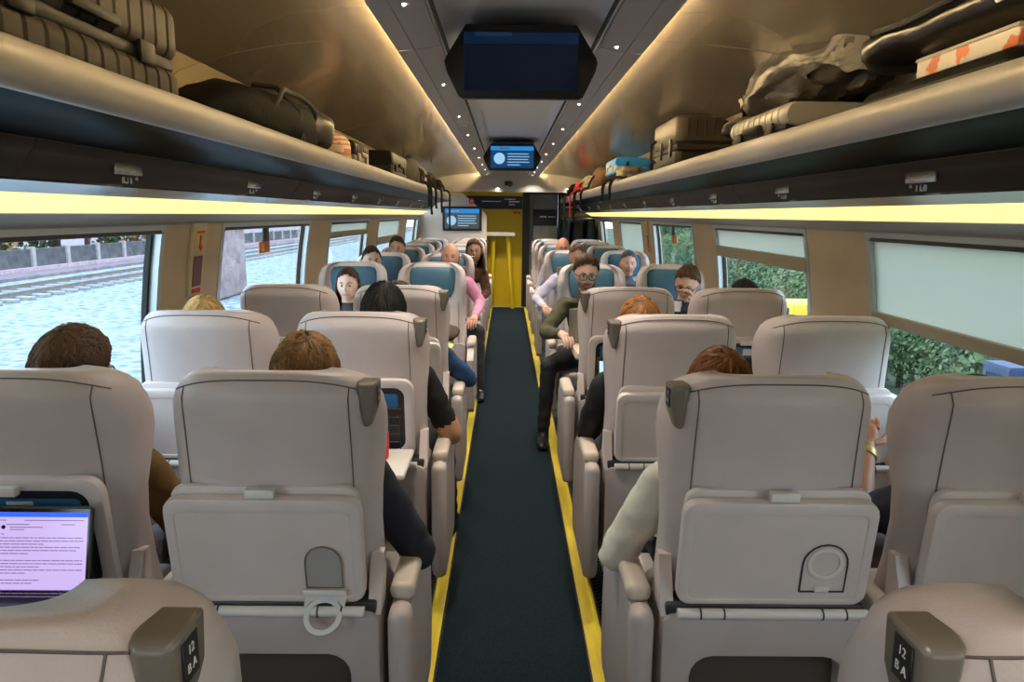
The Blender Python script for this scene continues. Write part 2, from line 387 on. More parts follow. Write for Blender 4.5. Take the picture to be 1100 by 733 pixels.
# ------------------------------------------------------------------ luggage racks with number panels and light strips
def text_plate(s, y, par, ch):
    clp = flip(rbox(.012, .155, .036, .004, 2, (1.140, y, 1.650)), s); return clp
for s, side in ((-1, 'left'), (1, 'right')):
    rk = empty('luggage_rack', (0, 0, 0))
    tag(rk, 'long overhead luggage rack with silver rail above the %s windows' % side, 'luggage rack', 'overhead luggage racks')
    ye = Y1 if s < 0 else YE - .1
    n = 16; prof = [(.845 + .031*math.cos(2*PI*k/n), 1.764 + .043*math.sin(2*PI*k/n)) for k in range(n)]
    flip(prism(prof, Y0, ye), s).build('rail', M_RAIL, rk)
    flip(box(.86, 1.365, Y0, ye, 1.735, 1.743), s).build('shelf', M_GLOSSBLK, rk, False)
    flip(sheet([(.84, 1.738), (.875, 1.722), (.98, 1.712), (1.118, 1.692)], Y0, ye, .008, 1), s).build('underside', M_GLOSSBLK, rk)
    ys = [Y0] + [(-.45 if s < 0 else -.52) + 2.2*i for i in range(-2, 6)] + [ye]
    for i in range(len(ys) - 1):
        if ys[i+1] <= ys[i] + .05: continue
        flip(sheet([(1.120, 1.690), (1.126, 1.668), (1.134, 1.662), (1.152, 1.640), (1.156, 1.630), (1.180, 1.602)], ys[i] + .003, ys[i+1] - .003, .008, 1), s).build('number_panel', M_BROWN, rk)
    flip(sheet([(1.176, 1.598), (1.205, 1.588), (1.238, 1.572)], Y0, ye, .008, 1), s).build('chrome_strip', M_CHROME, rk)
    ls = flip(sheet([(1.240, 1.570), (1.285, 1.548), (1.330, 1.521)], Y0, ye, .01, 1), s).build('light_strip', M_STRIP, rk)
    flip(sheet([(1.332, 1.519), (1.365, 1.505), (1.402, 1.484)], Y0, ye, .01, 1), s).build('lower_strip', M_WALLG, rk)
    for k in range(9):
        y = 2.20 + 1.08*k if s < 0 else 2.15 + 1.08*k
        c = text_plate(s, y, rk, '').build('row_marker', M_CHROME, rk)
        pl = flip(rbox(.004, .034, .026, .001, 1, (1.160, y + .02, 1.622)), s).build('number_square', M_WHITE, c)
        flip(rbox(.004, .006, .026, .001, 1, (1.160, y + .055, 1.622)), s).build('divider', M_WHITE, c)
        flip(rbox(.004, .012, .012, .001, 1, (1.158, y + .085, 1.626)), s).build('seat_mark', M_WHITE, c)
        t = text_mb('8' if s < 0 else '9', .026, .001)
        ang = R(90) if s > 0 else R(-90)
        # text lies in XY -> stand it up facing the aisle
        t.xf(Matrix.Translation((s*1.1565, y + .02, 1.6215)) @ Matrix.Rotation(ang if s < 0 else ang, 4, 'Z') @ Matrix.Rotation(0, 4, 'Z') @ Matrix.Rotation(R(90), 4, 'X') @ Matrix.Rotation(0, 4, 'Y'))
        t.build('digit', M_BLACK, c, False)

# ------------------------------------------------------------------ downlights
def downlight(x, y, i, side, z=2.1135):
    o = empty('ceiling_downlight', (x, y, z))
    o2 = loft([[(rr_*math.cos(2*PI*k/14), rr_*math.sin(2*PI*k/14), zz) for k in range(14)] for rr_, zz in ((.030, .004), (.030, -.004), (.024, -.006), (.019, -.003))]).build('bezel', M_STEEL, o)
    loft([[(rr_*math.cos(2*PI*k/12), rr_*math.sin(2*PI*k/12), zz) for k in range(12)] for rr_, zz in ((.018, -.003), (.015, -.007))]).build('lens', M_LAMP, o)
    ld = bpy.data.lights.new('downlight_beam', 'SPOT'); ld.energy = DOWN_W; ld.spot_size = R(125); ld.spot_blend = 1; ld.color = (1, .90, .76); ld.shadow_soft_size = .02
    lo = bpy.data.objects.new('downlight_beam', ld); COL.objects.link(lo); lo.parent = o; lo.location = (0, 0, -.012)
    return o
ORD = ['nearest', 'second', 'third', 'fourth', 'fifth', 'sixth', 'seventh', 'eighth', 'ninth', 'tenth']
for i in range(9):
    tag(downlight(-.345, [2.2, 3.5, 4.6, 5.65, 6.75, 7.85, 8.9, 9.95, 11.0][i], i, 'left'), 'small round ceiling spotlight, %s along the left band' % ORD[i], 'spotlight', 'ceiling spotlights')
    for q_ in ((-5.2, -2.8, -.5) if i == 0 else ()):  # unseen lamps carried on behind the camera, added to brighten the seat backs
        tag(downlight(-.345, q_, i, 'left'), 'unseen ceiling spotlight behind the viewpoint on the left band, at %s' % {-5.2: 'the rear end', -2.8: 'mid distance', -.5: 'the front'}[q_], 'spotlight', 'ceiling spotlights')
        tag(downlight(.345, q_ + .4, i, 'right'), 'unseen ceiling spotlight behind the viewpoint on the right band, at %s' % {-5.2: 'the rear end', -2.8: 'mid distance', -.5: 'the front'}[q_], 'spotlight', 'ceiling spotlights')
    tag(downlight(.345, [2.7, 4.05, 5.2, 6.25, 7.3, 8.35, 9.4, 10.4, 11.2][i], i, 'right'), 'small round ceiling spotlight, %s along the right band' % ORD[i], 'spotlight', 'ceiling spotlights')

# ------------------------------------------------------------------ end of the carriage
def at(o, x, y, z): o.location = (x, y, z); return o
tag(prism([(-1.45, 1.87), (1.45, 1.87), (1.45, 2.0), (1.35, 2.15), (.5, 2.25), (-.5, 2.25), (-1.35, 2.15), (-1.45, 2.0)], Y1, Y1 + .06).build('wall_bulkhead', M_WALLG), kind='structure')
tag(box(-1.45, 1.45, Y1 + .06, YE + .1, 1.95, 1.97).build('ceiling_vestibule', M_WALLG, smooth=False), kind='structure')
# white partition with slanted top
tag(prism([(-1.46, 0), (-.36, 0), (-.36, 1.50), (-.40, 1.56), (-.72, 1.84), (-.78, 1.86), (-1.2, 1.86), (-1.46, 1.7)], 11.85, 11.90).build('wall_partition', M_PARTW), kind='structure')
yw = tag(box(-1.46, .215, YE, YE + .06, 0, 1.95).build('wall_end', M_YWALL, smooth=False), kind='structure')

def screen_lines(mb, x0, z1, w, n, step, h, y, mi=0, rnd=1):
    for i in range(n):
        ww = w * (1 if i < n-1 else .6) * (1 - .12*random.random()*rnd)
        mb.join(box(x0, x0 + ww, y - .0012, y, z1 - i*step - h, z1 - i*step))
# wall screen on the partition
tv = empty('wall_screen', (-.745, 11.84, 1.46)); tag(tv, 'flat wall screen with white circle on the pale end partition', 'screen')
slab(.62, .38, .03, .015).build('bezel', M_BLACK, tv, loc=(0, -.022, 0))
box(-.27, .27, -.026, -.023, -.155, .155).build('display', M_SCR_GREY, tv, False)
box(-.27, .27, -.029, -.0265, .085, .155).build('header_bar', M_SCR_HEAD, tv, False)
loft([[(-.17 + .075*math.cos(2*PI*k/20), yy, -.03 + .075*math.sin(2*PI*k/20)) for k in range(20)] for yy in (-.026, -.029)]).build('circle_graphic', M_SCR_TXT, tv)
m_ = MB(); screen_lines(m_, -.07, .05, .30, 5, .038, .012, -.0275); m_.build('print_lines', M_SCR_TXT, tv, False)
m_ = MB(); m_.join(box(-.24, -.05, -.031, -.0295, .11, .125)); m_.build('header_print', M_WHITE, tv, False)
# red round button sign
rs = empty('round_sign', (-.60, 11.84, 1.735)); tag(rs, 'small round red sign above the wall screen', 'sign')
loft([[(.045*q*math.cos(2*PI*k/20), yy, .045*q*math.sin(2*PI*k/20)) for k in range(20)] for yy, q in ((.008, 1), (-.004, 1), (-.006, .9))]).build('disc', M_RED, rs)
(box(-.02, -.008, -.009, -.006, -.012, .018).join(box(.006, .018, -.009, -.006, -.012, .018)).join(box(-.02, .018, -.009, -.006, -.02, -.014))).build('symbol', M_WHITE, rs, False)
# navy banner with white print
bn = empty('banner_sign', (-.2, YE - .012, 1.73)); tag(bn, 'dark navy banner sign with white print across the yellow end wall', 'sign')
box(-.62, .41, 0, .012, -.11, .10).build('board', M_NAVY, bn, False)
m_ = MB(); m_.join(box(-.25, .06, -.002, 0, .005, .018)); m_.join(box(.16, .30, -.002, 0, .04, .055)); m_.join(box(.19, .37, -.002, 0, .0, .018)); m_.join(box(.19, .29, -.002, 0, -.045, -.03)); m_.join(box(.125, .145, -.002, 0, .04, .06))
m_.build('print_lines', M_WHITE, bn, False)
ns = tag((box(-.07, -.01, 0, .004, -.02, .02).join(box(.01, .05, 0, .004, -.02, .02))).build('red_notice', M_RED, smooth=False), 'tiny red notice under the navy banner', 'sign'); at(ns, .13, YE - .006, 1.565)
# folding ledge table against the yellow wall
lt = empty('wall_table', (-.14, 12.1, 0)); tag(lt, 'narrow pale ledge table before the yellow end wall', 'table')
rbox(.46, .26, .055, .01, 2, (0, 0, 1.22)).build('table_top', M_PLASL, lt)
for x in (-.11, .12):
    tube([(x, .0, 1.2), (x + (.03 if x > 0 else -.02), 0, .6), (x + (.08 if x > 0 else -.06), 0, .0)], .035, 10).build('leg', M_YWALL, lt)
# door to the vestibule
dr = empty('door_1', (.5, YE, 0)); tag(dr, kind='structure')
box(-.285, -.165, -.02, .1, 0, 1.95).build('door_frame', M_BLACK, dr, False)
box(-.165, .30, -.02, .1, 1.86, 1.95).build('door_frame', M_BLACK, dr, False)
box(-.165, .30, .07, .10, 0, 1.86).build('door_backing', M_BLACK, dr, False)  # dark backing added so no bright sky shows through the panel gaps
box(-.165, -.11, .02, .07, 0, 1.86).build('door_post', mat('door_grey', (.17, .165, .155), .5), dr)
box(-.105, .28, .03, .06, 1.62, 1.86, .004).build('panel', MATS['door_grey'], dr)
box(-.105, .28, .028, .06, 1.36, 1.615, .004).build('panel', M_NAVY, dr)
box(-.105, .28, .03, .06, .95, 1.355, .004).build('panel', mat('door_poster', (.42, .42, .36), .45, var=.15, vscale=6), dr)
box(-.105, .28, .03, .06, .03, .945, .004).build('panel', mat('door_low', (.40, .45, .44), .4), dr)
box(-.155, -.12, -.01, .02, .90, .93, .005).build('door_handle', M_CHROME, dr)
(box(-.0, .11, .024, .028, 1.49, 1.515).join(box(.14, .25, .024, .028, 1.495, 1.51))).build('print_lines', M_WHITE, dr, False)
# dark glazed partition on the right with luggage stand
tag(box(.80, 1.46, 12.30, 12.36, 0, 1.95).build('wall_partition', mat('dark_glazing', (.006, .008, .012), .12, coat=.4), smooth=False), kind='structure')
st = empty('luggage_stand', (1.12, 12.05, 0)); tag(st, 'black luggage stand with bars by the right end wall', 'luggage stand')
for x in (-.30, .30): tube([(x, 0, 0), (x, 0, 1.85)], .016).build('post', M_BLACK, st)
for z in (.5, 1.48, 1.66): tube([(-.30, 0, z), (.30, 0, z)], .012).build('bar', M_STEEL, st)
cam_m = mat('coat_navy', (.012, .03, .06), .8, var=.3); cam_d2 = mat('coat_black', (.008, .008, .01), .8, var=.3)
for i, (x, w, m, nm) in enumerate(((.90, .06, cam_m, 'dark blue'), (1.10, .085, cam_d2, 'black'), (1.31, .07, cam_m, 'slim navy'))):
    rg = []
    for z, q, q2 in ((1.45, .25, .3), (1.42, .8, .7), (1.2, 1, 1), (.95, 1.1, 1.05), (.72, 1.15, 1.0), (.70, 1.0, .8)):
        rg.append([(w*q*math.cos(2*PI*k/18)*(1 + .1*math.sin(5*2*PI*k/18)), .05*q2*math.sin(2*PI*k/18)*(1 + .15*math.sin(4*2*PI*k/18)), z) for k in range(18)])
    c = tag(loft(rg).build('coat', m), '%s coat hanging on the luggage stand at the right end wall' % nm, 'coat'); at(c, x, 11.97, 0)
# ceiling dome camera
dc = empty('dome_camera', (.0, Y1 - .02, 1.985)); tag(dc, 'small black dome camera on the end bulkhead', 'camera')
ball((0, -.03, 0), .045, .04, .04).build('dome', M_SCR_BLK, dc); rbox(.10, .03, .07, .01, 2, (-.03, .0, .01)).build('bracket', M_BLACK, dc)
for i, x in enumerate((-.18, .86)):  # lamps added to brighten the floor at the far end
    o = downlight(x, Y1 - .05, i, 'end', 1.925); tag(o, 'added small round lamp on the end bulkhead, %s one' % ('left' if i == 0 else 'right'), 'spotlight')

# ------------------------------------------------------------------ overhead screens
def hang_screen(y, lit, label):
    o = empty('overhead_screen', (0, y, 2.02)); tag(o, label, 'screen')
    w, h = .25, .115
    poly = [(-w*.72, h), (w*.72, h), (w*.97, .018), (w, .0), (w*.97, -.03), (w*.82, -h*.93), (w*.76, -h), (-w*.76, -h), (-w*.82, -h*.93), (-w*.97, -.03), (-w, 0), (-w*.97, .018)]
    def ring(yy, q): return [(x*q, yy, z*q) for x, z in poly]
    loft([ring(0, .97), ring(.004, 1), ring(.03, 1), ring(.04, .97)]).build('bezel', M_BLACK, o)
    # fairing behind, rising into the ceiling
    hp = [(-.20, .11), (.20, .11), (.235, .0), (.19, -.10), (-.19, -.10), (-.235, 0)]
    loft([[(x, .04, z) for x, z in hp], [(x*.98, .20, z*.45 + .095) for x, z in hp], [(x*.9, .42, z*.1 + .165) for x, z in hp]]).build('fairing', M_CEILC, o)
    box(-.185, .185, -.002, 0, -.09, .09).build('display', M_SCR_BLUE if lit else M_SCR_DIM, o, False)
    box(-.185, .185, -.004, -.0022, .055, .09).build('header_bar', M_SCR_HEAD if lit else M_SCR_HEADD, o, False)
    if lit:
        loft([[(-.11 + .048*math.cos(2*PI*k/20), yy, -.012 + .048*math.sin(2*PI*k/20)) for k in range(20)] for yy in (-.0022, -.004)]).build('circle_graphic', M_SCR_TXT, o)
        m = MB(); screen_lines(m, -.04, .03, .19, 5, .023, .0065, -.0025); m.build('print_lines', M_SCR_TXT, o, False)
        box(-.13, -.03, -.0055, -.0042, .067, .078).build('header_print', M_WHITE, o, False)
    else:
        box(-.15, -.03, -.0055, -.0042, .078, .09).build('header_print', mat('dim_print', (0, 0, 0), emit=(.01, .03, .07), es=.3), o, False)
hang_screen(2.52, False, 'large dark overhead screen, nearest, hanging from the ceiling centre')
hang_screen(6.55, True, 'lit blue overhead screen further along the ceiling centre')

# emergency window sign on the pillars
def em_panel(s, y, w, label):
    e = empty('emergency_panel', (s*1.40, y, 1.36)); tag(e, label, 'sign')
    def P(y0, y1, z0, z1, inset, th):
        mb = wall_panel(s, y + y0, y + y1, z0, z1, th, 3, inset); return mb.xf(Matrix.Translation((-s*1.40, -y, -1.36)))
    P(-w, w, 1.16, 1.48, -.012, .011).build('frame', M_CREAM, e)
    P(-w*.7, w*.7, 1.345, 1.455, -.016, .003).build('notice', mat('notice_cream', (.70, .55, .25), .5), e)
    P(-w*.6, w*.6, 1.20, 1.335, -.016, .003).build('window', mat('box_maroon', (.16, .012, .02), .3), e)
    P(-w*.6, w*.6, 1.17, 1.19, -.016, .003).build('print_lines', M_RED, e)
    P(-w*.5, w*.5, 1.435, 1.445, -.019, .003).build('print_lines', M_RED, e)
    P(-w*.08, w*.08, 1.375, 1.425, -.019, .003).build('arrow', M_RED, e)
    m = MB()
    x = s*(wx(1.37) - .019) - s*1.40
    m.add([(x, -w*.35, .02), (x, w*.35, .02), (x, 0, -.005), (x - s*.002, -w*.35, .02), (x - s*.002, w*.35, .02), (x - s*.002, 0, -.005)], [(0, 1, 2), (3, 4, 5), (0, 1, 4, 3), (1, 2, 5, 4), (2, 0, 3, 5)]); m.build('arrow', M_RED, e, False)
em_panel(-1, 3.32, .075, 'cream emergency window panel with red arrow on left pillar')
em_panel(1, 7.72, .06, 'narrow emergency panel on the far right pillar')

# ------------------------------------------------------------------ seats
LEAN = R(8.5)
def ly(z): return (1.175 - z) * math.tan(LEAN)
SECZ = [(.42, .225, .11, .12), (.46, .235, .12, .12), (.58, .24, .115, .12), (.70, .238, .10, .12), (.80, .236, .10, .12), (.88, .238, .115, .115), (.96, .243, .15, .11),
        (1.03, .246, .175, .11), (1.08, .245, .18, .11), (1.12, .240, .172, .105), (1.15, .230, .155, .10), (1.168, .214, .130, .085), (1.178, .196, .105, .06), (1.182, .178, .088, .045)]
def sec_at(z):
    zs = [s[0] for s in SECZ]
    return [float(np.interp(z, zs, [s[i] for s in SECZ])) for i in (1, 2, 3)]
def outer(x, z, n=3.0):
    w, d, t = sec_at(z); q = min(1.0, abs(x)/w)
    r0 = .03 * max(0, (z - 1.13) / .05) if z > 1.13 else 0
    return ly(z) + r0 + d * (1 - (1 - q**n)**(1/n))
def shell_mb():
    rings = []; N = 22; n = 3.0
    ZZ = sorted(set([s_[0] for s_ in SECZ] + [round(.50 + .035*i_, 4) for i_ in range(18)] + [1.10, 1.135, 1.16]))
    for i, z in enumerate(ZZ):
        w, d, t = sec_at(z)
        pts = []; r0 = .03 * max(0, (z - 1.13) / .05) if z > 1.13 else 0
        y0 = ly(z) + r0; tt = max(t - r0, .03)
        crown = lambda x: -.030 * abs(x/.245)**3 * max(0, (z - .95) / .23)
        for k in range(-N, N + 1):
            a = k / N * PI/2; x = w * math.copysign(abs(math.sin(a))**(2/n), a); y = y0 + d * (1 - abs(math.cos(a))**(2/n)); pts.append((x, y, z + crown(x)))
        pts.append((w - .022, y0 + d + .022, z + crown(w)))
        wi = w - .05; di = max(d + .006 - tt, .004)
        for k in range(N, -N - 1, -1):
            a = k / N * PI/2; x = wi * math.copysign(abs(math.sin(a))**(2/n), a); y = y0 + tt + di * (1 - abs(math.cos(a))**(2/n)); pts.append((x, y, z + crown(x)))
        pts.append((-w + .022, y0 + d + .022, z + crown(w)))
        rings.append(pts)
    mb = loft(rings, False, False); n_ = len(rings[0]); M_ = 2*N
    for base in (0, (len(rings) - 1)*n_):
        fs = [(base + M_, base + M_ + 1, base + M_ + 2), (base + n_ - 2, base + n_ - 1, base)]
        for k in range(M_): fs.append((base + k, base + k + 1, base + n_ - 3 - k, base + n_ - 2 - k))
        mb.f += fs; mb.mi += [0]*len(fs)
    return mb
def surf(x, z, off=.0): # point on the rear surface
    zc = z - .030 * abs(x/.245)**3 * max(0, (z - .95) / .23)
    return (x, outer(x, z) - off, zc)
def seam_mb():
    mb = MB(); xs = .188
    for s in (-1, 1):
        mb.join(tube([surf(s*(xs - .012*max(0, (z-.8))), z, .0012) for z in np.linspace(.56, 1.158, 24)], .0017, 5))
    mb.join(tube([surf(x, 1.167 - .018*abs(x/.215)**4, .0012) for x in np.linspace(-.212, .212, 33)], .0017, 5))
    return mb
SHELL = shell_mb(); SEAM = seam_mb()
def lean_at(mb, x, z, off):   # attach a slab (XZ, front at y=0) to the leaning rear face
    return mb.xf(Matrix.Translation((x, ly(z) - off, z)) @ Matrix.Rotation(LEAN, 4, 'X'))
def ring_flat(r0, r1, t, n=20):
    rg = []
    for rad, y in ((r0, 0), (r0, -t), ((r0 + r1)/2, -t*1.3), (r1, -t), (r1, 0)):
        rg.append([(rad*math.cos(2*PI*k/n), y, rad*math.sin(2*PI*k/n)) for k in range(n)])
    return loft(rg, False, False)

def make_seat(a, aisle, state):
    root = empty('train_seat')
    MB().join(SHELL).build('backrest', M_LEATHER, root, auto=False)
    MB().join(SEAM).build('piping', M_PIPING, root)
    # front cushions
    def fy(z):
        w, d, t = sec_at(z); return ly(z) + t
    rg = []
    for z, w, th in ((.50, .14, .01), (.52, .17, .04), (.60, .185, .06), (.72, .185, .05), (.82, .185, .045), (.89, .18, .035), (.91, .16, .006)):
        rg.append([(x, fy(z) - .01 + (y + .5)*(th + .01), z) for x, y in [(p[0], p[1]) for p in [(q[0]*2*w, q[1]) for q in rr(1, 1, .3, 3)]]])
    loft(rg).build('back_cushion', M_CUSH, root)
    rg = []
    for z, w, th in ((.925, .10, .005), (.94, .135, .03), (.99, .155, .042), (1.06, .165, .045), (1.115, .165, .04), (1.14, .15, .03), (1.15, .12, .008)):
        rg.append([(x, fy(z) - .012 + (y + .5)*(th + .01), z) for x, y in [(q[0]*2*w, q[1]) for q in rr(1, 1, .3, 3)]])
    loft(rg).build('headrest', M_BLUE, root)
    rbox(.46, .47, .10, .03, 3, (0, .415, .43)).build('seat_cushion', M_CUSH, root)
    box(-.22, .22, .16, .60, .33, .385, .01).build('seat_pan', M_HOUS, root)
    # rear housing with its pocket recess
    hb = recess_slab(.485, .43, .24, .03, .37, .29, .055, .05, ox=-.01*a, oz=-.035)
    hb.xf(Matrix.Translation((0, .035, .395))).build('seat_housing', [M_HOUS, M_POCK], root)
    for x in (-.075, .075): rbox(.075, .006, .010, .002, 1, (x - .01*a, .083, .30)).build('pocket_slot', M_HOUS, root)
    box(-.235, .235, .045, .11, .590, .632, .006).build('hinge_recess', M_DARKMET, root)
    # tray
    tx = -.012 * a
    if state != 'down': lean_at(slab(.43, .30, .02, .035, .006), tx, .770, .004).build('tray_frame', M_PLAS, root)
    rbox(.066, .022, .022, .004, 2, (tx, ly(.925) - .026, .912)).build('tray_latch', M_PLASL, root)
    tube([(tx - .222, .030, .616), (tx + .222, .030, .616)], .0125, 10).build('hinge_bar', M_PLASL, root)
    for x in (-.17, -.115, .115, .17):
        tube([(tx + x - .002, .030, .616), (tx + x + .002, .030, .616)], .0138, 10).build('hinge_joint', M_DARKMET, root)
    # triangular bracket at the aisle side
    prismx([(.045, .60), (.13, .60), (.13, .73), (.10, .73)], a*.215, a*.245).build('tray_bracket', M_PLAS, root)
    if state in ('up', 'ring'):
        t = lean_at(recess_slab(.445, .272, .026, .034, .405, .232, .022, .003, oz=-.008), tx, .762, .034).build('tray_table', [M_PLAS, M_PLAS], root)
        cx = tx + .115
        ar = [(-.052, -.062)] + [(.052*math.cos(R(180 - 18*k)), .012 + .052*math.sin(R(180 - 18*k))) for k in range(11)] + [(.052, -.062), (-.052, -.062)]
        if state == 'up':
            lean_at(tube([(x, -.001, z) for x, z in ar], .0022, 5), cx, .728, .032).build('cup_holder_outline', M_DARKMET, t)
            lean_at(ring_flat(.033, .042, .004), cx, .742, .031).build('cup_ring', M_PLASL, t)
            lean_at(rbox(.034, .008, .012, .002, 1), cx, .672, .033).build('cup_hinge', M_PLASL, t)
        else:
            ar2 = [(-.042, -.055)] + [(.042*math.cos(R(180 - 18*k)), .012 + .042*math.sin(R(180 - 18*k))) for k in range(11)] + [(.042, -.055), (-.042, -.055)]
            pl = prism([(x, z) for x, z in ar2[:-1]], 0, .003)
            lean_at(pl, cx + .015, .725, .034).build('cup_recess', mat('cup_recess', (.35, .33, .32), .5), t)
            lean_at(tube([(x, -.001, z) for x, z in ar2], .0018, 5), cx + .015, .725, .034).build('cup_holder_outline', M_HANDLE, t)
            # opened flap: bridge and ring hanging out over the pocket
            fl = ring_flat(.032, .044, .005, 24)
            for i, p in enumerate(fl.v): fl.v[i] = (p[0]*1.0, p[1], p[2])
            M = Matrix.Translation((cx + .015, ly(.66) - .062, .612)) @ Matrix.Rotation(R(-48), 4, 'X')
            fl.xf(M); br = prism([(-.050, .062), (.050, .062), (.046, .018), (.030, .034), (-.030, .034), (-.046, .018)], -.005, .0).xf(M)
            fl.join(br).build('cup_ring', mat('cup_white', (.66, .65, .64), .4), t)
            rbox(.10, .014, .014, .003, 2, (cx + .015, ly(.67) - .036, .660)).build('cup_hinge', M_PLASL, t)
    else:
        # open tray: recess behind it with net pocket, leaflet; table lowered
        rs_ = lean_at(recess_slab(.425, .31, .022, .040, .365, .255, .04, .010, oz=.0), tx, .785, .018).build('tray_recess', [M_PLAS, M_BLACK], root)
        lean_at(slab(.31, .055, .006, .01, .001), tx, .858, .012).build('leaflet', mat('leaflet_blue', (.015, .12, .30), .5), root)
        lean_at(slab(.06, .035, .004, .002, .001), tx + .02, .862, .014).build('leaflet_print', M_WHITE, root)
        m = MB()
        for i in range(6): m.join(tube([(-.165, -.002, -.09 + .033*i), (.165, -.002, -.09 + .033*i)], .0018, 4))
        for i in range(9): m.join(tube([(-.16 + .04*i, -.002, -.11), (-.16 + .04*i, -.002, .05)], .0018, 4))
        tag(lean_at(m, tx, .755, .018).build('net_pocket', M_DARKMET, root), kind='stuff')
        tb = rbox(.43, .28, .020, .009, 2, (tx, -.115, .672)).build('tray_table', M_PLASL, root)
        rbox(.40, .06, .012, .004, 1, (tx, .03, .635)).build('tray_arm', M_PLAS, root)
    # outer side panels and armrests
    if aisle:
        poly = [(.055, .17), (.50, .17), (.53, .20), (.545, .35), (.53, .54), (.45, .60), (.08, .605), (.055, .59)]
        prismx(poly, a*.266, a*.313).build('side_panel', M_HOUS, root)
        rbox(.056, .080, .45, .026, 3, (a*.290, .055, .395)).build('rear_post', M_HOUS, root)
        rbox(.060, .30, .045, .018, 3, (a*.288, .245, .627)).build('armrest', M_ARM, root)
        # grab handle on the upper aisle corner
        hx = a*.221; hz = 1.103
        rg = []
        for q, (yo, e) in enumerate(((.045, 0), (.0, 0), (-.012, .002), (-.020, .008))):
            pl = [(-.024 + e, .052 - e), (.024 - e, .052 - e), (.022 - e, .0), (.008 - e*.3, -.050 + e), (-.006 + e*.3, -.054 + e), (-.020 + e, -.005)]
            rg.append([(hx + x*a, outer(hx, hz) - .004 + yo + .0, hz + z) for x, z in pl])
        h = loft(rg).build('grab_handle', M_HANDLE, root)
        bm_ = bmesh.new(); bm_.from_mesh(h.data); bmesh.ops.bevel(bm_, geom=[e_ for e_ in bm_.edges if e_.calc_face_angle(0) > .5], offset=.005, segments=3, affect='EDGES', profile=.5); bm_.to_mesh(h.data); bm_.free()
        h.data.polygons.foreach_set('use_smooth', [True]*len(h.data.polygons))
        box(hx + a*.0225, hx + a*.0245, outer(hx, hz) - .012, outer(hx, hz) + .02, hz + .0, hz + .042, .0008, 1).build('number_plate', M_BLACK, h)
        yb = outer(hx, hz); m_ = MB()
        for tx_, zz in (('12', .030), ('B A', .013)):
            m_.join(text_mb(tx_, .013, .0003).xf(Matrix.Translation((hx + a*.0249, yb + .004, hz + zz)) @ Matrix.Rotation(a*PI/2, 4, 'Z') @ Matrix.Rotation(PI/2, 4, 'X')))
        m_.build('plate_print', M_WHITE, h, False)
        # legs
    rbox(.05, .44, .05, .01, 2, (-a*.287, .28, .61)).build('armrest', M_ARM, root) if aisle else None
    box(-.03 + .10*a*0, .03, .22, .42, .02, .34, .01).build('leg', M_DARKMET, root)
    box(-.06, .06, .14, .50, .0, .03, .006).build('foot', M_DARKMET, root)
    return root

SEATS = {}
def place_seat(side, aisle, y, facing, state, label, group):
    a = (1 if side < 0 else -1) * (-1 if facing else 1)
    key = (a, aisle, state)
    x = side * (.575 if aisle else 1.145)
    if key not in SEATS:
        o = make_seat(*key); SEATS[key] = o; o['_used'] = 1
    else: o = copy_tree(SEATS[key])
    o.location = (x, y, 0); o.rotation_euler.z = PI if facing else 0
    return tag(o, label, 'seat', group)
AW = 'seats facing away from the camera'; FC = 'seats facing the camera'
def sd(s): return 'left' if s < 0 else 'right'
for s in (-1, 1):
    place_seat(s, True, .545, False, 'up', 'nearest %s aisle seat, only its beige shoulder at the bottom corner' % sd(s), AW)
ROWS = {1: 1.56, 2: 2.58, 3: 3.60}
STATE = {(-1, 1, True): 'ring', (-1, 1, False): 'down', (-1, 2, True): 'down', (1, 2, False): 'up', (1, 3, True): 'down', (-1, 2, False): 'up', (1, 3, False): 'down'}
for r, y in ROWS.items():
    for s in (-1, 1):
        for ai in (True, False):
            stt = STATE.get((s, r, ai), 'up')
            desc = {'ring': 'with its white cup ring folded out', 'down': 'with its tray lowered', 'up': 'with its tray folded up'}[stt]
            place_seat(s, ai, y, False, stt, '%s whole row facing away, grey %s %s seat %s' % (['', 'first', 'second', 'third'][r], sd(s), 'aisle' if ai else 'window', desc), AW)
FY = {-1: [5.50, 6.85, 8.1, 9.15, 10.2, 11.2], 1: [5.50, 7.60, 8.95, 10.05, 11.1]}
for s in (-1, 1):
    for i, y in enumerate(FY[s]):
        for ai in (True, False):
            place_seat(s, ai, y, True, 'up', '%s %s %s seat facing the camera, with blue headrest' % (['first', 'second', 'third', 'fourth', 'fifth', 'sixth'][i], sd(s), 'aisle' if ai else 'window'), FC)
for o in SEATS.values():
    if '_used' in o: del o['_used']
for o in bpy.data.objects:
    if '_used' in o: del o['_used']

# ------------------------------------------------------------------ bay tables
for s in (-1, 1):
    t = empty('bay_table', (s*.88, 4.55, 0)); tag(t, 'fixed table with a pale edge between the facing %s seats' % sd(s), 'table')
    rbox(1.0, .52, .03, .012, 2, (0, 0, .715)).build('table_top', M_CREAM, t)
    rbox(1.02, .54, .012, .005, 2, (0, 0, .696)).build('table_edge', M_STEEL, t)
    tube([(s*.2, 0, .69), (s*.2, 0, .02)], .035, 12).build('leg', M_STEEL, t)
    rbox(.22, .34, .02, .008, 2, (s*.2, 0, .01)).build('foot', M_DARKMET, t)

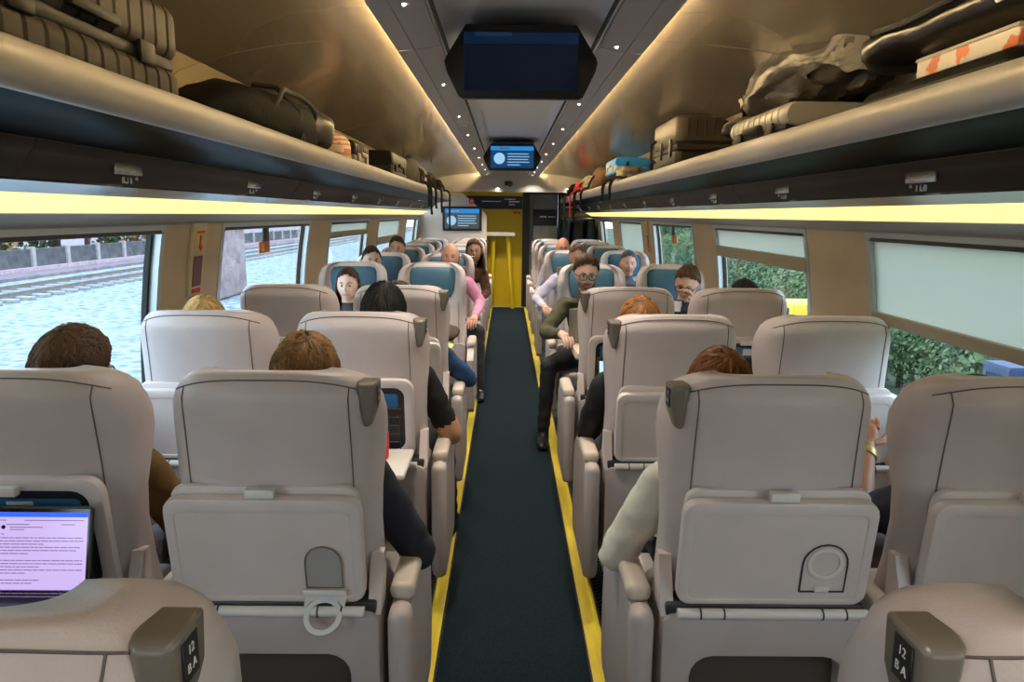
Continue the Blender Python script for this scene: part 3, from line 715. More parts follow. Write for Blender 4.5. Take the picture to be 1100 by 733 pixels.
# ------------------------------------------------------------------ luggage helpers
def noise_disp(mb, amp, freq, seed=0, aniso=(1, 1, 1)):
    out = []
    for p in mb.v:
        q = Vector((p[0]*freq*aniso[0] + seed, p[1]*freq*aniso[1], p[2]*freq*aniso[2]))
        d = noise.noise_vector(q) + noise.noise_vector(q*2.3)*.4
        out.append((p[0] + d.x*amp, p[1] + d.y*amp, p[2] + d.z*amp))
    mb.v = out; return mb
def soft(w, l, h, e=2.6, nu=36, nv=20, amp=.015, freq=9, seed=0, aniso=(1, 1, 1), flat=.0, sag=0.0):
    """soft body: superellipsoid, base at z=0; x width, y length, z height"""
    rings = []
    for i in range(nv + 1):
        t = -PI/2 + PI*(i + .05)/(nv + .1); ct = abs(math.cos(t))**(2/e); st = math.copysign(abs(math.sin(t))**(2/e), t)
        rg = []
        for k in range(nu):
            a = 2*PI*k/nu; x = math.copysign(abs(math.cos(a))**(2/e), math.cos(a)); y = math.copysign(abs(math.sin(a))**(2/e), math.sin(a))
            rg.append((w/2*ct*x, l/2*ct*y, h/2 + h/2*st - sag*(y*ct)**2*(st > 0)))
        rings.append(rg)
    mb = loft(rings)
    noise_disp(mb, amp, freq, seed, aniso)
    mb.v = [(x, y, max(z, 0.0)) for x, y, z in mb.v]
    return mb
def hard_case(name, w, l, h, m, m2, ribs=9, label='', cat='suitcase', wheels=True, split='z', group=None):
    """hard suitcase lying flat: two ribbed halves meeting at mid height, length along Y, height Z"""
    o = empty(name); tag(o, label, cat, group)
    def half(z0, z1):
        rg = []
        H = z1 - z0
        yl = [(-l/2, .84, 0), (-l/2 + .006, .93, 0), (-l/2 + .02, .98, 0), (-l/2 + .035, 1, 0)]
        for i in range(ribs):
            yc = -l/2 + .06 + (l - .12)*i/(ribs - 1)
            yl += [(yc - .007, 1, 0), (yc - .003, 1, -.006), (yc + .003, 1, -.006), (yc + .007, 1, 0)]
        yl += [(l/2 - .035, 1, 0), (l/2 - .02, .98, 0), (l/2 - .006, .93, 0), (l/2, .84, 0)]
        for y, e, d in yl:
            rg.append([(x, y, z + (z0 + z1)/2) for x, z in rr((w + 2*d)*e**.3, (H + (d))*e**.5, .035, 4)])
        return loft(rg)
    g = .006
    lo = half(.018, h/2 - g); hi = half(h/2 + g, h)
    lo.build('shell', m, o); hi.build('shell', m, o)
    rbox(w - .02, l - .02, .03, .008, 2, (0, 0, h/2)).build('zip_band', m2, o)
    for s in (-1, 1):
        for y in (-l*.28, l*.28):
            rbox(.012, .07, .05, .004, 2, (s*w/2, y, h/2)).build('latch', m2, o)
    rbox(.022, .18, .025, .008, 2, (-w/2 - .006, 0, h*.62)).build('handle', m2, o)
    rbox(.022, .18, .025, .008, 2, (w/2 + .006, 0, h*.62)).build('handle', m2, o)
    if wheels:
        for x in (-w/2 + .05, w/2 - .05):
            for z in (.055, h - .045):
                y = l/2 + .022
                ww = loft([[(x + dx, y + r_*math.cos(2*PI*k/16), z + r_*math.sin(2*PI*k/16)) for k in range(16)] for dx, r_ in ((-.012, .024), (-.009, .030), (.009, .030), (.012, .024))])
                ww.build('wheel', M_RUBBER, o)
                rbox(.035, .03, .03, .006, 2, (x, l/2 + .006, z)).build('wheel_mount', m2, o)
    return o
ZS = 1.744   # shelf top
M_CASEG = mat('case_grey', (.026, .021, .017), .55, spec=.12, var=.08); M_CASEB = mat('case_black', (.009, .0085, .008), .5, spec=.15); M_CASES = mat('case_silver', (.30, .28, .25), .35, metal=.2)
M_CASEBL = mat('case_blue', (.006, .14, .55), .33); M_NYL = mat('black_nylon', (.005, .0047, .0045), .75, spec=.1, bump=.3, bscale=40)
M_PUFF = mat('grey_nylon', (.040, .034, .029), .45, spec=.35, bump=.5, bscale=18, stretch=(1, 1, 2)); M_FLOR = mat('floral_print', (.50, .46, .40), .5, col2=(.50, .12, .04), vscale=16)
_r = [n_ for n_ in M_FLOR.node_tree.nodes if n_.type == 'VALTORGB'][0].color_ramp; _r.elements[0].position = .56; _r.elements[1].position = .60
M_STRAP = mat('webbing', (.007, .0065, .006), .7); M_TAN = mat('tan_canvas', (.12, .065, .03), .8, var=.2); M_REDF = mat('red_fabric', (.60, .015, .02), .7, var=.2)
M_CAMO = mat('camouflage', (.12, .11, .08), .8, col2=(.33, .30, .24), vscale=25); M_STRIPE = mat('striped_towel', (.60, .47, .40), .85)
M_GREENBAG = mat('olive_canvas', (.10, .11, .05), .8, var=.2)

def tobag(o, x, y, z=ZS, rz=0): o.location = (x, y, z); o.rotation_euler.z = rz; return o
# ---- left rack
c = hard_case('suitcase', .44, .80, .285, M_CASEG, M_CASEB, 12, 'large brown-grey ribbed hard suitcase at the near end of the left rack'); tobag(c, -1.09, 1.56)
b = empty('duffel_bag'); tag(b, 'big black duffel bag lying on the left rack', 'bag')
soft(.40, 1.10, .275, 2.3, 44, 24, .022, 6, 3).build('body', M_NYL, b)
soft(.34, .30, .22, 2.2, 30, 16, .02, 12, 5).xf(Matrix.Translation((.03, .46, .06))).build('end_pocket', mat('black_gloss_nylon', (.02, .018, .016), .4, bump=.4, bscale=25), b)
tube(smooth_pts([(.17, -.25, .18), (.19, -.22, .22), (.17, -.12, .262), (.15, 0, .272), (.17, .12, .262), (.19, .22, .22), (.17, .25, .18)]), .010, 8).build('handle', M_STRAP, b)
tube([(.205, .0, .03), (.19, .0, .2), (.10, .0, .29), (0, 0, .30)], .012, 6).build('strap', M_STRAP, b)
tobag(b, -1.09, 3.17, rz=R(-3))
t = empty('striped_bag'); tag(t, 'small red and white striped cloth bag beside the black duffel', 'bag')
m = soft(.26, .18, .20, 3.2, 32, 50, .006, 12, 9)
fs = []
for f_ in m.f:
    z = sum(m.v[i][2] for i in f_)/len(f_); fs.append(int(z/.012) % 2)
m.mi = fs; m.build('body', [M_STRIPE, mat('stripe_red', (.42, .16, .12), .85)], t); tobag(t, -1.0, 4.02, rz=.1)
c = hard_case('suitcase', .30, .40, .19, M_CASEG, M_CASES, 6, 'small grey ribbed case with pale trim next to the striped bag', wheels=False); tobag(c, -1.03, 4.42)
c = hard_case('suitcase', .40, .80, .245, M_CASEB, M_CASEG, 8, 'black hard suitcase lying in the middle of the left rack'); tobag(c, -1.08, 5.95)
b = soft(.28, .20, .06, 2.5, 28, 12, .006, 12, 2).build('folded_scarf', mat('scarf_beige', (.42, .35, .25), .9, var=.2)); tag(b, 'folded beige scarf with red thread on the left rack edge', 'scarf'); tobag(b, -.98, 4.74)
def backpack(name, label, w, d, h, m, seed, x, y, rz=0, mstrap=None, hang=(0.3,), pocket=None, tilt=0):
    mstrap = mstrap or M_STRAP
    o = empty(name); tag(o, label, 'bag')
    soft(d, w, h, 2.7, 32, 20, .014, 9, seed).build('body', m, o)
    sx = 1 if x < 0 else -1
    soft(d*.45, w*.72, h*.5, 2.6, 24, 14, .008, 12, seed + 4).xf(Matrix.Translation((sx*d*.33, 0, .03))).build('pocket', pocket or m, o)
    tube([(0, -.05, h*.97), (0, -.03, h + .035), (0, .03, h + .035), (0, .05, h*.97)], .008, 6).build('top_loop', mstrap, o)
    for i, L in enumerate(hang):
        yy = -w*.25 + i*w*.5/max(1, len(hang) - .99)
        q = abs(x) - .79
        tube(smooth_pts([(sx*d*.2, yy, h*.8), (sx*d*.52, yy, h*.6), (sx*(q - .05), yy + .01, .085), (sx*(q - .01), yy + .015, .075), (sx*(q + .022), yy + .02, .02), (sx*(q + .022), yy + .02, -L*.6), (sx*(q + .026), yy + .04, -L)], 4),
             .006, 6, flat=2.2).build('strap', mstrap, o)
    tobag(o, x, y, rz=rz); return o
backpack('backpack', 'dark grey backpack with straps hanging over the left rail', .42, .30, .30, mat('bag_grey', (.05, .046, .042), .7, var=.2), 11, -1.0, 7.1, hang=(.14, .22))
backpack('backpack', 'olive and cream backpack between dark bags on the left rack', .30, .26, .27, M_GREENBAG, 12, -.99, 7.75, hang=(.16,), pocket=mat('cream_canvas', (.5, .46, .36), .8))
backpack('backpack', 'black backpack slumped beyond the olive one on the left rack', .40, .26, .25, M_NYL, 13, -.98, 8.45, hang=(.20,))
backpack('backpack', 'black bag with a purple-blue patch, far end of the left rack', .34, .24, .22, M_NYL, 14, -.97, 9.6, hang=(.42,), pocket=mat('violet_patch', (.12, .12, .5), .5))
# ---- right rack
b = empty('suitcase'); tag(b, 'low black soft suitcase under the black holdall, near right rack', 'suitcase')
rbox(.40, .60, .11, .03, 3, (0, 0, .058)).build('body', M_NYL, b); rbox(.41, .61, .012, .004, 2, (0, 0, .08)).build('zip', M_CASEB, b); rbox(.02, .05, .025, .006, 2, (-.205, .14, .06)).build('buckle', mat('brass', (.5, .38, .12), .3, metal=.8), b)
rbox(.02, .16, .02, .006, 2, (-.21, -.05, .06)).build('handle', M_STRAP, b); tobag(b, 1.10, 1.76)
b = empty('printed_box'); tag(b, 'flat floral printed box between the two black bags', 'box')
rbox(.34, .36, .044, .008, 2, (0, 0, .022)).build('body', M_FLOR, b); rbox(.345, .365, .010, .004, 2, (0, 0, .041)).build('lid', mat('box_edge', (.30, .26, .22), .5), b); tobag(b, 1.10, 1.66, ZS + .114)
b = empty('holdall'); tag(b, 'shiny black holdall on top of the floral box, near right rack', 'bag')
soft(.40, .78, .105, 2.7, 40, 16, .016, 8, 21).build('body', mat('black_gloss', (.012, .011, .010), .33, bump=.3, bscale=20), b)
tube([(-.15, -.2, .085), (-.20, -.15, .075), (-.215, 0, .06), (-.20, .15, .075), (-.15, .2, .085)], .008, 8).build('handle', M_STRAP, b); rbox(.008, .04, .05, .003, 1, (-.19, -.28, .06)).build('luggage_tag', M_WHITE, b)
tobag(b, 1.08, 1.80, ZS + .168, R(4))
c = hard_case('suitcase', .40, .62, .17, M_CASES, M_CASEB, 9, 'silver ribbed hard suitcase under the crumpled grey garment'); tobag(c, 1.08, 2.86)
g = soft(.38, 1.0, .27, 2.0, 80, 50, .030, 9, 33, (1.0, .6, 1.3), sag=.10)
g = noise_disp(g, .013, 26, 5, (1, .7, 1.4)); g.v = [(x, y, z*1.08) for x, y, z in g.v]
gb = empty('garment'); tag(gb, 'crumpled dark grey shiny garment heaped on the right rack', 'coat'); g.build('body', M_PUFF, gb)
soft(.16, .30, .07, 2.0, 24, 12, .012, 12, 8).xf(Matrix.Translation((-.10, .42, .02))).build('sleeve', M_PUFF, gb)
gb.location = (1.07, 2.82, ZS + .145); gb.rotation_euler = (R(-5), 0, R(2)); 
# upright trolley case, seen end-on
b = empty('trolley_case'); tag(b, 'bulky black ribbed trolley case standing on the right rack', 'suitcase')
def tower(z0, z1):
    rg = []; 
    for z, e in ((z0, .95), (z0 + .015, 1), (z1 - .02, 1), (z1 - .006, .98), (z1, .93)):
        rg.append([(x*e, y*e, z) for x, y in rr(.36, .66, .05, 5)])
    return loft(rg)
tower(.012, .135).build('shell', M_CASEB, b); tower(.165, .305).build('shell', mat('case_brown', (.045, .034, .026), .45, spec=.15), b); rbox(.345, .645, .03, .008, 2, (0, 0, .15)).build('zip_band', M_CASEG, b)
for i in range(6):
    rbox(.008, .012, .08, .003, 1, (-.12 + .048*i, -.332, .245)).build('rib', M_CASES if i < 0 else M_CASEG, b)
for y in (-.2, .05): rbox(.012, .035, .09, .004, 2, (-.184, y, .15)).build('latch', M_DARKMET, b)
tube([(-.18, .22, .10), (-.21, .22, .12), (-.21, .22, .2), (-.18, .22, .22)], .009, 6).build('handle', M_CASEB, b)
tobag(b, 1.055, 4.46); b.scale = (1, 1, 1.08)
backpack('backpack', 'soft dark grey bag slumped between blue and black cases', .34, .26, .13, mat('bag_taupe', (.075, .066, .055), .75, var=.25), 41, 1.01, 6.0, hang=(.10,))
c = hard_case('suitcase', .31, .62, .125, M_CASEBL, M_CASEB, 9, 'lower of the two stacked blue cases on the right rack'); tobag(c, 1.06, 6.95)
c = hard_case('suitcase', .32, .64, .165, mat('case_blue_light', (.01, .24, .75), .35), M_CASES, 9, 'upper ribbed bright blue case stacked on the right rack'); tobag(c, 1.06, 6.95, ZS + .128)
backpack('backpack', 'grey bag with white trim just beyond the blue cases', .26, .24, .20, M_CAMO, 42, .98, 6.42, hang=(.08,), pocket=mat('trim_white', (.5, .5, .48), .7))
backpack('backpack', 'tall tan and brown backpack on the right rack', .34, .28, .31, M_TAN, 43, 1.03, 8.3, hang=(.12,), pocket=mat('brown_leather', (.07, .03, .015), .5))
backpack('backpack', 'camouflage backpack with red pouch near the rack end', .32, .26, .25, M_CAMO, 44, .97, 9.0, hang=(.20, .30), pocket=M_REDF)
backpack('backpack', 'red bag behind the camouflage backpack on the right rack', .32, .26, .22, M_REDF, 45, .96, 9.7, hang=(.24,), mstrap=M_REDF)
backpack('backpack', 'black backpack at the far end of the right rack', .40, .28, .22, M_NYL, 46, .96, 10.6, hang=(.30, .40))

# ------------------------------------------------------------------ laptops, tablet, can
def laptop(name, label, w, d, h, x, y, z, rz, ang, mbody, mscreen, content=None):
    o = empty(name, (x, y, z), rz); tag(o, label, 'laptop')
    rbox(w, d, .014, .005, 2, (0, -d/2, .007)).build('base', mbody, o)
    rbox(w*.86, d*.42, .003, .001, 1, (0, -d*.36, .0150)).build('keyboard', M_BLACK, o)
    rbox(w*.3, d*.28, .002, .001, 1, (0, -d*.78, .0145)).build('touchpad', M_DARKMET, o)
    T = Matrix.Translation((0, 0, .014)) @ Matrix.Rotation(-R(ang - 90), 4, 'X')
    lid = slab(w, h, .007, .010, .002).xf(Matrix.Translation((0, 0, h/2))).xf(T).build('lid', mbody, o)
    box(-w/2 + .006, w/2 - .006, -.0010, -.0002, .008, h - .006).xf(T).build('bezel', M_SCR_BLK, lid, False)
    box(-w/2 + .010, w/2 - .010, -.0020, -.0012, .014, h - .014).xf(T).build('display', mscreen, lid, False)
    if content: content(w, h, T, lid)
    return o
def mail(w, h, T, lid):
    box(-w/2 + .010, w/2 - .010, -.0028, -.0021, h - .024, h - .014).xf(T).build('title_bar', mat('bar_blue', (0, 0, 0), emit=(.01, .06, .75), es=1), lid, False)
    m = MB(); random.seed(3); x1 = w/2 - .018
    for z, a, b_ in [(h - .032, -.14, -.02), (h - .032, .02, x1), (h - .041, -.02, .03), (h - .041, .10, .13), (h - .047, -.012, .06), (h - .052, -.012, .02), (h - .062, -.03, -.024)]:
        m.join(box(a, b_, -.0028, -.0021, z, z + .0018))
    z = h - .070
    for ln, gap in ((1, 0), (1, 0), (.55, 0), (.95, 0), (.9, 0), (.3, .008), (1, 0), (1, 0), (.5, 0), (1, 0), (.3, .008), (.5, 0), (.42, .008), (1, 0), (.9, 0), (1, 0), (.6, 0)):
        zz = z; xa = -.04
        while xa < -.04 + (x1 + .04)*ln:
            ww = random.uniform(.006, .02); m.join(box(xa, min(xa + ww, x1), -.0028, -.0021, zz, zz + .0019)); xa += ww + .002
        z -= .0068 + gap
    m.xf(T).build('screen_print', M_SCR_INK, lid, False)
    loft([[(-.026 + .0045*math.cos(2*PI*k/12), yy, h - .046 + .0045*math.sin(2*PI*k/12)) for k in range(12)] for yy in (-.0021, -.0028)]).xf(T).build('round_icon', M_SCR_BLK, lid)
laptop('laptop', 'open laptop with a lavender text page on the near left tray', .335, .22, .195, -1.115, 1.505, .683, 0, 104, M_BLACK, M_SCR_LAV, mail)
laptop('laptop', 'silver laptop seen from behind on the right bay table', .33, .22, .215, .52, 4.62, .731, PI, 100, mat('laptop_silver', (.30, .29, .26), .35, metal=.6), M_SCR_DIM)
laptop('tablet', 'small bright screen beyond the second right aisle seat', .24, .16, .16, .52, 3.45, .684, 0, 105, M_BLACK, M_SCR_LBLUE)
def can(x, y, z):
    o = empty('drink_can', (x, y, z)); tag(o, 'red drink can with white top on the lowered left tray', 'can')
    loft([[(r_*math.cos(2*PI*k/18), r_*math.sin(2*PI*k/18), zz) for k in range(18)] for r_, zz in ((.022, 0), (.029, .008), (.030, .095), (.026, .108))]).build('body', M_RED, o)
    loft([[(r_*math.cos(2*PI*k/18), r_*math.sin(2*PI*k/18), zz) for k in range(18)] for r_, zz in ((.026, .108), (.024, .116), (.012, .118))]).build('top', M_WHITE, o)
can(-.475, 2.48, .683)
b = soft(.34, .22, .10, 2.2, 36, 16, .016, 12, 51).build('folded_coat', mat('coat_brown', (.085, .058, .045), .9, var=.3, bump=.4, bscale=90)); tag(b, 'brown knitted coat folded on the left bay table', 'coat'); b.location = (-.50, 4.68, .731)
b = rbox(.20, .14, .012, .003, 2, (0, 0, .006)).build('paper_folder', mat('folder_yellow', (.72, .58, .22), .6)); tag(b, 'pale yellow folder on the aisle end of the left bay table', 'folder'); b.location = (-.46, 4.42, .731)
# small things behind the laptop in the near left seat pocket

# ------------------------------------------------------------------ people
def lerp(a, b, t): return a + (b - a)*t
HE = (.075, .094, .117)
def head_mb():
    nu, nv = 44, 34; rings = []
    for i in range(nv + 1):
        t = -PI/2 + PI*(i + .1)/(nv + .2); rg = []
        for k in range(nu):
            a = 2*PI*k/nu; d = Vector((math.cos(t)*math.cos(a), math.cos(t)*math.sin(a), math.sin(t)))
            x, y, z = d.x*HE[0], d.y*HE[1], d.z*HE[2]
            G = lambda cx, cz, sx, sz: math.exp(-((d.x - cx)/sx)**2 - ((d.z - cz)/sz)**2) * (1 if d.y > 0 else 0)
            if d.z < 0:
                q = min(1, -d.z); x *= 1 - .22*q*q - .10*q; 
                if d.y < 0: y *= 1 - .35*q
                else: y *= 1 - .04*q
                if d.y > 0: z *= 1 - .04*q
            if d.y > 0: y *= lerp(1, .96, abs(d.x))
            y += .026*G(0, -.20, .13, .14) + .012*G(0, -.02, .09, .16) - .012*G(.36, .04, .18, .12) - .012*G(-.36, .04, .18, .12)
            y += .005*G(.3, .20, .3, .07) + .005*G(-.3, .20, .3, .07) + .006*G(0, -.50, .22, .06) + .005*G(0, -.60, .2, .06) - .004*G(0, -.555, .24, .025) + .010*G(0, -.86, .3, .14)
            y += .004*G(.5, -.25, .2, .2) + .004*G(-.5, -.25, .2, .2)
            rg.append((x, y, z))
        rings.append(rg)
    mb = loft(rings); n = nu
    for idx, f_ in enumerate(mb.f):
        c = [sum(mb.v[i][q] for i in f_)/len(f_) for q in range(3)]
        if c[1] > .04 and abs(c[0]) < .026 and -.072 < c[2] < -.052: mb.mi[idx] = 3
    for s in (-1, 1):
        e = ball((s*.073, -.006, -.006), .010, .018, .031, 12, 8); e.xf(Matrix.Rotation(R(0), 4, 'Z')); mb.join(e)
    return mb
HEAD = head_mb()
def hair_lim(d, style):
    az = math.atan2(d.x, d.y); q = abs(az)/PI      # 0 front .. 1 back
    if style == 'bald':
        if q < .42: return 2
        return -.62 if d.z < .30 else 2
    if style == 'receding': f = .80
    else: f = .66
    side = .05 if style in ('short', 'bald', 'receding') else -.55
    if q < .35: L = lerp(f, .42 if style != 'long' else .38, q/.35)
    elif q < .5: L = lerp(.42 if style != 'long' else .38, side, (q - .35)/.15)
    elif q < .62: L = lerp(side, side - .25, (q - .5)/.12)
    else: L = lerp(side - .25, -.72, (q - .62)/.38)
    return max(L, -.9)
def hair_mb(style, thick, nl, seed, llen=3, mess=.4):
    rnd = random.Random(seed); mb = MB(); nu, nv = 40, 26; idx = {}; vs = []
    for i in range(nv + 1):
        t = -PI/2 + PI*(i + .1)/(nv + .2)
        for k in range(nu):
            a = 2*PI*k/nu; d = Vector((math.cos(t)*math.cos(a), math.cos(t)*math.sin(a), math.sin(t)))
            L = hair_lim(d, style); ok = d.z > L - .02
            f_ = max(0, min(1, (d.z - L)/.22)); r_ = 1.015 + thick*f_**.6
            jj = 1 + .02*noise.noise(d*4 + Vector((seed, 0, 0)))
            idx[(i, k)] = (len(vs), ok); vs.append((d.x*HE[0]*r_*jj, d.y*HE[1]*r_*jj, d.z*HE[2]*r_*jj + (.004 if d.z > 0 else 0)))
    fs = []
    for i in range(nv):
        for k in range(nu):
            q = [idx[(i, k)], idx[(i, (k+1) % nu)], idx[(i+1, (k+1) % nu)], idx[(i+1, k)]]
            if all(x[1] for x in q): fs.append(tuple(x[0] for x in q))
    mb.add(vs, fs, 0)
    n = 0; tries = 0
    while n < nl and tries < nl*12:
        tries += 1
        d = Vector((rnd.gauss(0, 1), rnd.gauss(0, 1), rnd.gauss(0, 1))).normalized()
        if d.z < hair_lim(d, style) + .03: continue
        n += 1; crown = Vector((.12, -.45, .88)); pts = []; dd = d.copy(); sw = rnd.uniform(-1, 1)*mess
        for s_ in range(llen + 2):
            L = hair_lim(dd, style); f_ = max(0, min(1, (dd.z - L)/.22))
            rr_ = 1.022 + thick*f_**.6 + .018 + rnd.uniform(0, .03 + .05*max(0, mess - .4))*(1 if s_ >= llen else .5)
            pts.append(Vector((dd.x*HE[0]*rr_, dd.y*HE[1]*rr_, dd.z*HE[2]*rr_ + .004)))
            tan = (dd - crown); tan = (tan - dd*tan.dot(dd)); tan = tan.normalized() if tan.length > 1e-4 else Vector((1, 0, 0))
            side = dd.cross(tan); dd = (dd + (tan + side*(sw + rnd.uniform(-.7, .7)*mess))*.115).normalized()
            if dd.z < hair_lim(dd, style) - (.12 if dd.y < 0 else .0): break
        if len(pts) < 3: continue
        w = rnd.uniform(.003, .0065); vv = []; ff = []
        for q, p in enumerate(pts):
            nn = Vector((p.x/HE[0], p.y/HE[1], p.z/HE[2])).normalized()
            tg = (pts[min(q+1, len(pts)-1)] - pts[max(q-1, 0)]).normalized(); sd_ = nn.cross(tg).normalized()
            ww = w*(1 - (q/(len(pts)-1))**2*.85)*(.5 if q == 0 else 1)
            vv += [tuple(p - sd_*ww - nn*.003), tuple(p + nn*.002), tuple(p + sd_*ww - nn*.003)]
        for q in range(len(pts) - 1):
            b = q*3; ff += [(b, b+1, b+4, b+3), (b+1, b+2, b+5, b+4)]
        mb.add(vv, ff, rnd.choice((0, 1, 1, 2)))
    if style == 'long':
        for q in range(110):
            az = rnd.uniform(PI*.40, PI*1.60); x0 = math.sin(az)*HE[0]*1.08; y0 = math.cos(az)*HE[1]*1.05
            zb = -.20 - rnd.uniform(0, .06); z0 = .02
            pts = [(x0, y0, z0), (x0*1.10, y0*1.08 - .004, -.05), (x0*1.15, y0*1.1 - .006, -.12), (x0*1.12, y0*.95, zb)]
            mb.join(retag(tube(pts, [.004, .008, .009, .003], 5, flat=1.4), rnd.choice((0, 1, 2))))
    return mb
def retag(mb, k): mb.mi = [k]*len(mb.mi); return mb
def hair_mats(nm, c):
    return [mat(nm + '_base', c, .6, spec=.25, var=.25, vscale=60, stretch=(1, .3, .3)), mat(nm + '_mid', tuple(x*1.35 for x in c), .55, spec=.25), mat(nm + '_light', tuple(min(1, x*1.9) for x in c), .5, spec=.3)]

def chain(mb, pts, rads, n=14): mb.join(tube(pts, rads, n))
def person(label, seat, rz, top, hx=0, hy=.24, yaw=0, pitch=0, roll=0, skin=(.55, .33, .24), shirt=(.05, .05, .05), pants=(.03, .03, .04), hair=(.05, .03, .02), style='short',
           thick=.09, armL=None, armR=None, sleeve='long', glasses=False, jacket_collar=None, legL=None, legR=None, locks=260, hscale=1.0, seed=1, beard=None, watch=False, llen=3, group=None, mess=.4):
    root = empty('person', (seat[0], seat[1], 0), rz); tag(root, label, 'person', group)
    nb = top - .285; z0 = .50; k = (nb - z0)/.42
    hc = Vector((hx, hy, top - .121*hscale))
    nbp = Vector((hx*.8, hy - .035, nb))
    V = Vector
    spine = [V((0, .31, .505)), V((0, .30, .56)), V((hx*.1, .29, z0 + .18*k)), V((hx*.35, lerp(.28, hy - .02, .3), z0 + .28*k)), V((hx*.6, lerp(.27, hy - .03, .6), z0 + .35*k)), V((hx*.75, hy - .035, z0 + .395*k)), nbp]
    ew = [(.13, .10), (.17, .125), (.155, .11), (.165, .115), (.185, .11), (.155, .085), (.062, .058)]
    B = MB(); rgs = []
    for c, (rx, ry) in zip(spine, ew):
        rgs.append([(c.x + rx*math.cos(2*PI*q/20), c.y + ry*math.sin(2*PI*q/20), c.z) for q in range(20)])
    B.join(loft(rgs))
    segs = []   # a, b, radius, material  0 skin 1 shirt 2 pants 3 shoe
    segs += [(spine[0], spine[1], .14, 2), (spine[1] + V((0, 0, .03)), spine[4], .15, 1), (spine[4] + V((-.14, 0, .02)), spine[4] + V((.14, 0, .02)), .09, 1), (spine[5], nbp - V((0, 0, .012)), .085, 1)]
    ntop = hc + V((0, -.018, -.06)); nk = V(nbp) + (ntop - nbp)*.0
    B.join(tube([nbp - V((0, 0, .03)), nbp.lerp(ntop, .5), ntop], [.058, .052, .052], 14)); segs.append((nbp + V((0, 0, .028)), ntop, .055, 0))
    fingers = MB()
    for s, arm in ((-1, armL), (1, armR)):
        sh = spine[4] + V((s*.165, 0, .018))
        if arm is None: arm = ((s*.235, .30, .66), (s*.13, .56, .64))
        el, wr = V(arm[0]), V(arm[1])
        B.join(capsule(sh, el, .060, .050)); B.join(capsule(el, wr, .048, .034))
        d = (wr - el).normalized()
        if len(arm) > 2: hd = V(arm[2]).normalized()
        else: hd = d
        if sleeve == 'long': segs += [(sh, el, .056, 1), (el, wr - d*.02, .045, 1)]
        else: segs += [(sh, sh.lerp(el, .62), .062, 1), (sh.lerp(el, .8), el, .045, 0), (el, wr, .04, 0)]
        # hand: palm and five fingers
        nrm = V((0, 0, -1)) if abs(hd.z) < .8 else V((-s, 0, 0))
        side = hd.cross(nrm).normalized(); nrm = side.cross(hd).normalized()
        p0 = wr + d*.012; pc = p0 + hd*.045; pk = p0 + hd*.088
        B.join(tube([wr - d*.03, p0, pc, pk], [.027, .030, .040, .034], 12, flat=.62)); segs.append((p0, pk, .03, 0))
        for fi in range(4):
            off = side*(fi - 1.5)*.019; L = (.030, .034, .032, .025)[fi]
            a0 = pk - hd*.012 + off; a1 = a0 + hd*.022 + off*.05; ang = .55
            b1 = a1 + (hd*math.cos(ang) + nrm*math.sin(ang))*L; ang += .6; b2 = b1 + (hd*math.cos(ang) + nrm*math.sin(ang))*L*.75; ang += .4
            b3 = b2 + (hd*math.cos(ang) + nrm*math.sin(ang))*L*.55
            fingers.join(tube([a0, a1, b1, b2, b3], [.0095, .0092, .0085, .0078, .0055], 8))
        th = -s if (hd.cross(nrm)).x*s > 0 else s
        tdir = side*(-1 if side.x*s > 0 else 1)
        t0 = p0 + hd*.02 + tdir*.022; t1 = t0 + (tdir*.7 + hd*.5 + nrm*.3).normalized()*.034; t2 = t1 + (hd*.8 + tdir*.25 + nrm*.35).normalized()*.030; t3 = t2 + (hd + nrm*.5).normalized()*.02
        fingers.join(tube([t0, t1, t2, t3], [.013, .011, .0095, .006], 8))
        if watch and s == -1:
            wt = ring_flat(.034, .038, .018, 18)
            q_ = V((0, -1, 0)).rotation_difference(d).to_matrix().to_4x4(); wt.xf(Matrix.Translation(wr - d*.03) @ q_).build('bracelet', mat('bracelet_gold', (.5, .36, .14), .35, metal=.7), root)
    for s, leg in ((-1, legL), (1, legR)):
        hp = V((s*.095, .33, .555))
        if leg is None: leg = ((s*.13, .74, .555), (s*.13, .80, .09), (0, 1, 0))
        kn, an = V(leg[0]), V(leg[1]); fd = V(leg[2]).normalized()
        B.join(capsule(hp, kn, .085, .062)); B.join(capsule(kn, an + V((0, 0, .03)), .058, .042)); segs += [(hp, kn, .075, 2), (kn, an + V((0, 0, .035)), .05, 2)]
        hl = V((an.x, an.y, .045)) - fd*.05
        B.join(tube([hl - fd*.02, hl, hl + fd*.09, hl + fd*.17 + V((0, 0, -.008)), hl + fd*.21 + V((0, 0, -.012))], [.025, .042, .042, .036, .016], 12, flat=.9)); segs.append((hl, hl + fd*.2, .045, 3))
        B.join(tube([an + V((0, 0, .05)), V((an.x, an.y, .05))], [.04, .04], 12))
    me = bpy.data.meshes.new('b'); me.from_pydata(B.v, [], B.f); tmp = bpy.data.objects.new('b', me); COL.objects.link(tmp)
    md = tmp.modifiers.new('r', 'REMESH'); md.mode = 'VOXEL'; md.voxel_size = .0125; sm = tmp.modifiers.new('s', 'SMOOTH'); sm.factor = .5; sm.iterations = 3
    bpy.context.view_layer.update()
    ev = bpy.data.meshes.new_from_object(tmp.evaluated_get(bpy.context.evaluated_depsgraph_get()))
    nv_ = len(ev.vertices); co = np.empty(nv_*3); ev.vertices.foreach_get('co', co); co = co.reshape(-1, 3)
    fs = [tuple(p.vertices) for p in ev.polygons]
    cen = np.array([co[list(f_)].mean(axis=0) for f_ in fs])
    best = np.full(len(fs), 1e9); bi = np.zeros(len(fs), int)
